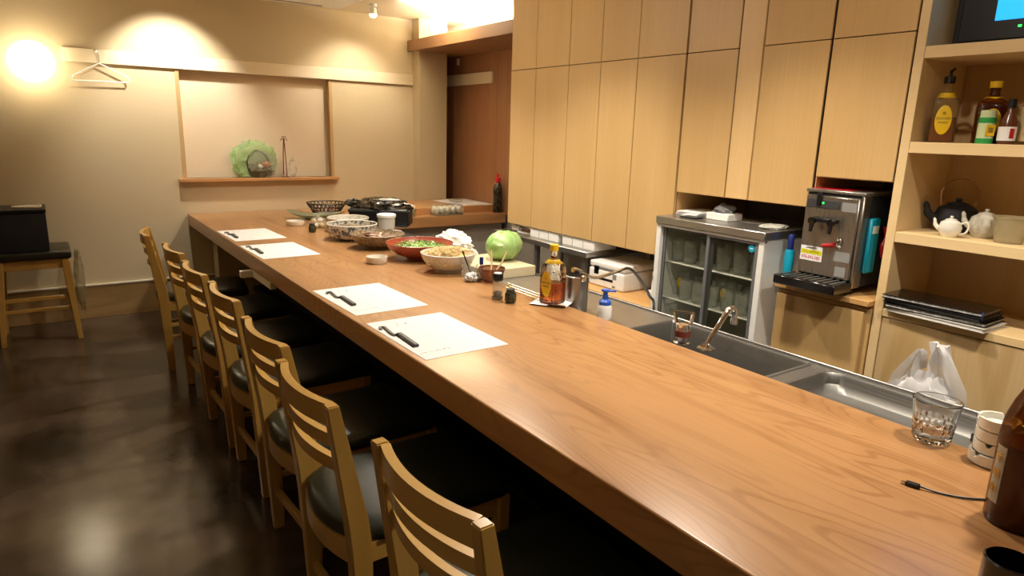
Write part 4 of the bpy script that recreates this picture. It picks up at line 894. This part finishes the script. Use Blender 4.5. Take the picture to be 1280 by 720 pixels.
# ------------------------------------------------------------------ bowls and food
def bowl(name, label, loc, R0, h, foot, mat, inner=None, food=None, fmat=None, fh=.02, rim=None, cat='bowl', prof=None, famp=.35, ffreq=5, fr=.82, seed=1):
    t = thing(name, label, cat, loc)
    p = prof or [(0, .006), (foot * .8, .004), (foot * .85, 0), (foot, 0), (foot, .010), (foot + (R0 - foot) * .5, h * .32), (R0 * .93, h * .7), (R0, h), (R0 - .006, h), (R0 * .9, h * .72), (foot + (R0 - foot) * .4, h * .38), (foot * .6, .018), (0, .016)]
    obj('bowl_wall', lathe(B(), p, 48), mat, t)
    obj('rim', tube(B(), [((R0 - .003) * math.cos(a), (R0 - .003) * math.sin(a), h) for a in [2 * PI * k / 48 for k in range(48)]], .0038, 8, True), rim or mat, t)
    if food:
        f = obj(food, blob(B(), (R0 * fr, R0 * fr, fh), (0, 0, h * .62), famp, ffreq, 48, 20, None, seed), fmat, t, ang=80); f['kind'] = 'stuff'
    return t
bowl('patterned_bowl', 'blue-grey patterned ceramic bowl with dark food', (1.505, 3.86, CT), .152, .095, .09, 'blue_pattern', food='simmered_food', fmat='bowl_food', fh=.022, rim='porcelain', prof=[(0, .006), (.085, .004), (.088, 0), (.095, 0), (.097, .008), (.135, .02), (.148, .045), (.152, .095), (.146, .095), (.142, .05), (.125, .03), (0, .02)], fr=.9)
bowl('grey_bowl', 'plain grey ceramic bowl behind the patterned one', (1.60, 4.17, CT), .135, .09, .07, 'grey_glaze', rim='porcelain')
bowl('brown_bowl', 'shallow brown stoneware bowl of dark meat', (1.522, 3.52, CT), .155, .08, .07, 'brown_glaze', food='meat_pieces', fmat='meat', fh=.03, famp=.6, ffreq=4, fr=.66, seed=6)
rb = bowl('red_bowl', 'wide red lacquer bowl of chopped green salad', (1.588, 3.12, CT), .178, .085, .07, 'red_bowl', food='green_salad', fmat='greens', fh=.024, famp=.5, ffreq=7, fr=.74, seed=3)
wb = bowl('white_bowl', 'off-white ceramic bowl heaped with pale noodles', (1.562, 2.765, CT), .135, .09, .065, 'white_glaze', food='noodle_bed', fmat='noodle', fh=.042, famp=.25, ffreq=6, fr=.84, seed=4)
# strands and leaves that can be seen on the food
b_ = B(); random.seed(11)
for k in range(150):
    a = random.uniform(0, 6.28); r_ = .095 * math.sqrt(random.random()); x0, y0 = r_ * math.cos(a), r_ * math.sin(a); z0 = .090 + .022 * (1 - (r_ / .1) ** 2); d = random.uniform(0, 6.28); L_ = random.uniform(.015, .03)
    tube(b_, smooth_path([(x0, y0, z0), (x0 + L_ * math.cos(d), y0 + L_ * math.sin(d), z0 + .006), (x0 + 1.6 * L_ * math.cos(d + .8), y0 + 1.6 * L_ * math.sin(d + .8), z0 - .003)], 3), .0024, 4)
o = obj('noodle_strands', b_, 'noodle', wb); o['kind'] = 'stuff'
b_ = B()
for k in range(260):
    a = random.uniform(0, 6.28); r_ = .125 * math.sqrt(random.random()); x0, y0 = r_ * math.cos(a), r_ * math.sin(a); z0 = .068 + .012 * (1 - (r_ / .13) ** 2)
    vs = [b_.verts.new((x0 + random.uniform(-.012, .012), y0 + random.uniform(-.012, .012), z0 + random.uniform(-.003, .012))) for _ in range(3)]; b_.faces.new(vs)
o = obj('chopped_leaves', b_, 'greens', rb); o['kind'] = 'stuff'
def dish(name, label, loc, R0, h, mat='porcelain'):
    t = thing(name, label, 'dish', loc); obj('dish_wall', lathe(B(), [(0, .004), (R0 * .8, 0), (R0 * .88, 0), (R0, h * .35), (R0, h), (R0 - .004, h), (R0 - .006, h * .4), (0, h * .3)], 32), mat, t); return t
dish('small_dish', 'small white round dish in front of the brown bowl', (1.335, 3.10, CT), .054, .034)
dish('small_dish', 'small white round dish below the leaf-shaped dish', (1.375, 4.57, CT), .062, .032)
dish('small_plate', 'small white saucer behind the red bowl', (1.63, 3.42, CT), .05, .018)
# leaf-shaped dish
t = thing('leaf_dish', 'long grey-green leaf-shaped dish with upturned ends', 'dish', (1.60, 4.82, CT), -.55)
b_ = B(); nu, nv = 24, 8; g = []
for i in range(nu + 1):
    u = -1 + 2 * i / nu; row = []
    wv_ = .085 * math.sqrt(max(0, 1 - abs(u) ** 2.2)) + .004
    for j in range(nv + 1):
        v = -1 + 2 * j / nv; row.append(b_.verts.new((u * .215, v * wv_, .006 + .028 * v * v * (1 - abs(u) ** 3) + .062 * abs(u) ** 2.6)))
    g.append(row)
for i in range(nu):
    for j in range(nv): b_.faces.new((g[i][j], g[i + 1][j], g[i + 1][j + 1], g[i][j + 1]))
bmesh.ops.solidify(b_, geom=list(b_.faces), thickness=.006)
obj('dish_body', b_, 'leaf_dish', t)
obj('foot', box(B(), (-.07, -.03, 0), (.07, .03, .008), .003), 'leaf_dish', t)
# black wire basket
t = thing('wire_basket', 'round black wire basket near the back wall', 'basket', (1.79, 5.12, CT))
b_ = B()
for z, r_ in ((.0026, .10), (.03, .115), (.056, .132), (.083, .15)): tube(b_, [(r_ * math.cos(a), r_ * math.sin(a), z) for a in [2 * PI * k / 40 for k in range(40)]], .003 if z < .08 else .005, 6, True)
for k in range(26):
    for d in (-1, 1):
        pts = []
        for s_ in range(4): a = 2 * PI * k / 26 + d * s_ * .085; r_ = .10 + .05 * s_ / 3; pts.append((r_ * math.cos(a), r_ * math.sin(a), .003 + .08 * s_ / 3))
        tube(b_, pts, .0028, 5)
for k in range(-4, 5): y_ = k * .022; x_ = math.sqrt(max(0, .01 - y_ * y_)); tube(b_, [(-x_, y_, .0026), (x_, y_, .0026)], .0025, 5)
obj('wires', b_, 'black', t)
# bag of small wrapped snacks
t = thing('wrapped_snacks', 'small clear bag of pale wrapped snacks behind the tiny dark jar', 'snacks', (1.475, 4.40, CT))
obj('bag_film', blob(B(), (.055, .05, .036), (0, 0, .034), .3, 4, 28, 18, -.033, 2, True), 'film', t)
for k, (x, yv, z) in enumerate(((-.022, -.02, .018), (.02, -.018, .018), (0, .018, .02), (-.02, .012, .045), (.018, 0, .048))): obj('snack', blob(B(), (.018, .016, .015), (x, yv, z), .3, 5, 14, 10, None, k), 'tan' if k % 2 else 'egg', t)
obj('twist', tube(B(), smooth_path([(0, 0, .066), (.006, .004, .082), (-.004, .002, .092)], 3), [.008] * 3 + [.01] * 3 + [.016], 8), 'film', t)
def jar(label, loc, s=1.0):
    t = thing('spice_jar', label, 'jar', loc)
    obj('jar_body', lathe(B(), [(0, 0), (.018 * s, 0), (.0225 * s, .01 * s), (.0225 * s, .034 * s), (.017 * s, .045 * s), (0, .045 * s)], 24), 'dark_glass', t)
    obj('neck', lathe(B(), [(0, .045 * s), (.0165 * s, .045 * s), (.0165 * s, .055 * s), (0, .057 * s)], 20), 'dark_grey', t)
    return t
j_ = jar('tiny dark spice jar in front of the wrapped snacks', (1.375, 4.215, CT), 1.05)
j_ = jar('small dark spice jar beside the tall pepper mill', (1.480, 2.112, CT), 1.05)
t = thing('spice_spoon', 'tiny clear spoon sticking out of the nearer dark jar', 'spoon', (1.480, 2.112, CT + .0598))
obj('spoon_stick', tube(B(), [(0, 0, -.001), (.004, .004, .018)], .0022, 6), 'film', t); obj('spoon_end', blob(B(), (.006, .004, .005), (.005, .005, .02), 0, 1, 12, 8), 'film', t)
# pepper mill
t = thing('pepper_mill', 'clear pepper mill with black cap and peppercorns', 'pepper mill', (1.465, 2.185, CT))
obj('glass_tube', lathe(B(), [(.0215, .014), (.022, .02), (.019, .08), (.017, .08), (.019, .02), (.018, .014)], 28), 'clear', t)
obj('base_ring', lathe(B(), [(0, 0), (.023, 0), (.0235, .003), (.0235, .012), (.022, .015), (0, .015)], 28), 'steel_z', t)
o = obj('peppercorns', blob(B(), (.018, .018, .01), (0, 0, .025), .4, 9, 20, 12), 'spice', t); o['kind'] = 'stuff'
obj('cap', lathe(B(), [(0, .08), (.021, .08), (.0225, .084), (.0225, .104), (.020, .108), (0, .108)], 28), 'black', t)
obj('cap_top', lathe(B(), [(0, .1081), (.016, .1081), (.015, .111), (0, .111)], 24), 'white_plastic', t)
# whisky bottle on its paper
t = thing('folded_napkin', 'white folded paper under the whisky bottle on the counter', 'paper', (1.628, 2.03, CT), .6)
b_ = B(); g = []
for i in range(7):
    row = []
    for j in range(7):
        u, v = i / 6 - .5, j / 6 - .5; z = .0018 + (.014 * max(0, abs(u) - .38) / .12) * (1 if v * u > 0 else .3); row.append(b_.verts.new((u * .15, v * .15, z)))
    g.append(row)
for i in range(6):
    for j in range(6): b_.faces.new((g[i][j], g[i + 1][j], g[i + 1][j + 1], g[i][j + 1]))
obj('sheet', b_, 'paper', t)
square_bottle('whisky_bottle', 'half-full whisky bottle with yellow cap standing on the counter', (1.628, 2.03, CT + .0026), -1.38, h=.238, w=.041, liquid='whisky_liquid', body='cut_glass', fill=.58)
# copper-toned bowl, glass and foil
t = bowl('tinted_glass_bowl', 'brown-tinted glass bowl holding two wooden spatulas', (1.625, 2.475, CT), .062, .062, .035, 'copper_glass')
for k, (dx, dy) in enumerate(((.02, .05), (.075, -.0))):
    s_ = thing('wooden_spatula', ('left' if k == 0 else 'right') + ' pale wooden spatula leaning in the tinted bowl', 'spatula', (1.625, 2.475, CT + .020))
    obj('handle', tube(B(), [(-.01, -.01 * k, 0), (dx * .6, dy * .6 - .01, .06), (dx, dy - .01, .115)], .0042, 8), 'tan', s_)
t = thing('water_glass', 'small clear glass with black muddler behind the tinted bowl', 'glass', (1.585, 2.60, CT))
obj('glass_wall', lathe(B(), [(0, 0), (.028, 0), (.038, .06), (.036, .06), (.026, .006), (0, .006)], 28), 'clear', t)
t = thing('muddler', 'thin black muddler standing in the small clear glass', 'muddler', (1.585, 2.60, CT + .0075)); obj('stick', tube(B(), [(.008, 0, 0), (-.03, .02, .115)], .0035, 8), 'black', t)
t = thing('marker_pen', 'dark blue capped pen standing behind the tinted bowl', 'pen', (1.648, 2.60, CT)); obj('barrel', cyl(B(), (0, 0, 0), .008, .055, 14), 'white', t); obj('cap', cyl(B(), (0, 0, .055), .0095, .033, 14), 'navy', t)
t = thing('foil_packet', 'crumpled silver foil packet at the foot of the tinted bowl', 'foil', (1.545, 2.515, CT)); obj('foil', blob(B(), (.035, .03, .02), (0, 0, .019), .45, 3, 24, 16, -.0185, 5, True), 'silver_foil', t)
t = thing('foil_tray', 'flat silver foil tray beside the crumpled foil', 'tray', (1.60, 2.535, CT)); obj('tray_body', box(B(), (-.03, -.02, 0), (.02, .02, .014), .003), 'silver_foil', t)
# lidded jar, white cube, black box
t = thing('lidded_jar', 'white-lidded plastic jar with brown sauce in its bottom', 'jar', (1.76, 3.92, CT))
obj('sauce', lathe(B(), [(0, 0), (.05, 0), (.052, .045), (0, .045)], 32), 'soy', t); obj('jar_wall', lathe(B(), [(.0525, .0455), (.055, .115), (0, .115), (0, .0455)], 32), 'milky', t)
obj('lid', lathe(B(), [(0, .116), (.06, .116), (.061, .132), (.052, .137), (.02, .139), (0, .139)], 32), 'white_plastic', t)
t = thing('white_block', 'small white square carton beside the lidded jar', 'carton', (1.69, 3.68, CT), .3); obj('carton_body', box(B(), (-.04, -.04, 0), (.04, .04, .065), .003), 'white', t)
t = thing('black_lunch_box', 'bulky black container in dark plastic behind the lidded jar', 'container', (1.92, 4.36, CT), -.6)
obj('container_body', box(B(), (-.205, -.12, 0), (.205, .12, .125), .015, 3), 'black', t)
obj('lid_rim', box(B(), (-.212, -.126, .10), (.212, .126, .118), .006), 'black_matte', t)
obj('plastic_cover', blob(B(), (.20, .12, .06), (0, 0, .13), .25, 3, 40, 20, -.01, 4, True), 'leopard', t)
obj('gathered_end', blob(B(), (.05, .04, .025), (-.20, 0, .15), .5, 4, 20, 14, None, 8, True), 'black', t)
obj('silver_strip', blob(B(), (.09, .03, .012), (.06, -.05, .182), .3, 4, 20, 12, None, 2), 'silver_foil', t)
# on the return counter
t = thing('egg_box', 'clear plastic box packed with pale boiled eggs', 'egg box', (2.63, 4.69, CT))
obj('tray', box(B(), (-.125, -.058, 0), (.125, .055, .012), .004), 'cloudy', t)
b_ = B(); box(b_, (-.13, -.06, .012), (.13, .06, .085), .014, 2); obj('cover', b_, 'film', t)
egs = []
for i in range(5):
    for j in range(2):
        e_ = (2.63 - .10 + i * .05, 4.69 - .027 + j * .054)
        o = obj('egg', blob(B(), (.022, .024, .03), (0, 0, .03), 0, 1, 18, 12), 'egg', None, loc=(e_[0], e_[1], CT + .0125)); tag(o, 'pale boiled egg, ' + ['leftmost', 'second from left', 'middle', 'fourth from left', 'rightmost'][i] + ' of the ' + ['front', 'back'][j] + ' row in the clear box', 'egg', 'eggs in the clear box')
t = thing('clear_dish', 'shallow clear plastic tub left of the egg box', 'tub', (2.30, 4.69, CT)); obj('tub_wall', lathe(B(), [(0, 0), (.04, 0), (.056, .06), (.054, .06), (.038, .004), (0, .004)], 28), 'cloudy', t)
t = thing('white_sheet', 'white paper sheet on the raised step by the panelling', 'paper', (2.98, 5.03, .775), .0); obj('sheet', box(B(), (-.17, -.24, 0), (.17, .24, .0015)), 'paper', t, False)
t = thing('oshibori_packet', 'small wrapped hand towel on the white sheet', 'towel', (2.94, 5.08, .7767)); obj('packet', blob(B(), (.05, .09, .012), (0, 0, .011), .3, 4, 20, 12, -.0108, 2), 'milky', t)
t = thing('white_cloth', 'folded white cloth on the raised step behind the clear tub', 'cloth', (2.33, 4.9, .775)); obj('cloth_body', box(B(), (-.09, -.07, 0), (.09, .07, .016), .005, 2), 'towel', t)
t = thing('white_bowl_stack', 'white paper bundle on the counter between basket and black container', 'bundle', (1.95, 4.9, CT)); obj('bundle_body', box(B(), (-.05, -.05, 0), (.05, .05, .075), .01, 2), 'white', t)
t = thing('red_cap_bottle', 'tall patterned bottle with bright red cap beside the cabinet', 'bottle', (3.115, 4.68, CT))
obj('body', lathe(B(), [(0, 0), (.036, 0), (.038, .006), (.038, .20), (.03, .235), (.018, .25), (0, .25)], 28), 'leopard', t)
obj('cap', lathe(B(), [(0, .25), (.026, .25), (.026, .29), (.012, .295), (.010, .325), (0, .325)], 24), 'red', t)
# ------------------------------------------------------------------ near right end of the bar
t = thing('rocks_glass', 'cut crystal rocks glass standing alone near the bar edge', 'glass', (1.620, .597, CT))
b_ = lathe(B(), [(0, .001), (.028, 0), (.034, .004), (.0365, .012), (.0365, .020), (.0375, .028), (.038, .036), (.0395, .044), (.0405, .054), (.0475, .094), (.0462, .0955), (.045, .094), (.0375, .052), (.033, .030), (.026, .024), (0, .022)], 36)
for v in b_.verts: v.co *= 1.06
for v in b_.verts:
    r_ = math.hypot(v.co.x, v.co.y); a = math.atan2(v.co.y, v.co.x)
    if .003 < v.co.z < .05 and r_ > .0335:
        k = round(a / (2 * PI / 36)); row = round(v.co.z / .0085); f = 1 + (.06 if (k + row) % 2 else -.06); v.co.x *= f; v.co.y *= f
obj('glass_body', b_, 'crystal', t, True, ang=12)
for k in range(4):
    t = thing('ashtray', ['lowest', 'second lowest', 'second highest', 'top'][k] + ' white ashtray of the stack beside the brown bottle', 'ashtray', (1.615, .474, CT + k * .0265), .5 * k, 'stacked white ashtrays')
    r_ = .043 if k == 0 else .038
    b_ = lathe(B(), [(0, .004), (r_ * .9, 0), (r_, .004), (r_, .026), (r_ - .006, .026), (r_ - .007, .012), (0, .010)], 48)
    for v in b_.verts:
        a = math.atan2(v.co.y, v.co.x) % (2 * PI / 3)
        if v.co.z > .02 and abs(a - .6) < .12: v.co.z -= .008
    obj('ashtray_body', b_, 'porcelain', t)
t = thing('brown_bottle', 'large brown glass bottle cut off by the right frame edge', 'bottle', (1.388, .352, CT))
R0 = .050
obj('glass_body', lathe(B(), [(0, .004), (.03, 0), (R0 - .004, 0), (R0, .006), (R0, .17), (R0 * .93, .20), (R0 * .75, .232), (R0 * .5, .262), (.018, .285), (.0155, .33), (.0155, .36), (0, .36)], 48), 'amber', t)
obj('liquid', lathe(B(), [(0, .006), (R0 - .006, .006), (R0 - .004, .015), (R0 - .004, .155), (0, .155)], 40), 'amber_liquid', t)
# curved label on the camera-left side
b_ = B(); A0 = math.radians(128); g = []
for j in range(2):
    g.append([b_.verts.new(((R0 + .0006) * math.cos(A0 + .12 * i), (R0 + .0006) * math.sin(A0 + .12 * i), (.042, .150)[j])) for i in range(5)])
for i in range(4): b_.faces.new((g[0][i], g[0][i + 1], g[1][i + 1], g[1][i]))
bmesh.ops.solidify(b_, geom=list(b_.faces), thickness=-.0006)
lb_ = obj('paper_label', b_, 'cream', t)
for s_, z in (('芋', .128), ('焼', .098), ('酎', .068)):
    a = A0 + .24; text('label_text', s_, .018, 'gold', lb_, ((R0 + .0018) * math.cos(a), (R0 + .0018) * math.sin(a), z), (PI / 2, 0, a + PI / 2))
obj('cap', lathe(B(), [(0, .355), (.017, .355), (.017, .378), (0, .38)], 20), 'white', t)
t = thing('usb_cable', 'thin black cable with small plug lying on the counter', 'cable', (.01, -.010, CT))
obj('wire', tube(B(), smooth_path([(1.352, .515, .006), (1.362, .490, .003), (1.380, .458, .003), (1.402, .435, .003), (1.425, .418, .003), (1.450, .400, .003), (1.47, .36, .003)], 6), .0021, 8), 'black', t)
obj('plug', box(B(), (-.006, -.013, 0), (.006, .013, .009), .002), 'black', t, loc=(1.349, .527, 0), rot=(0, 0, .25))
obj('plug_tip', box(B(), (-.0035, .013, .002), (.0035, .021, .006), .0005), 'chrome', t, loc=(1.349, .527, 0), rot=(0, 0, .25))
t = thing('black_cup', 'small black cup cut off by the lower right corner', 'cup', (1.114, 0.275, CT))
obj('cup_wall', lathe(B(), [(0, 0), (.026, 0), (.032, .006), (.036, .03), (.036, .072), (.033, .074), (.032, .03), (.02, .008), (0, .008)], 40), 'black_gloss', t)
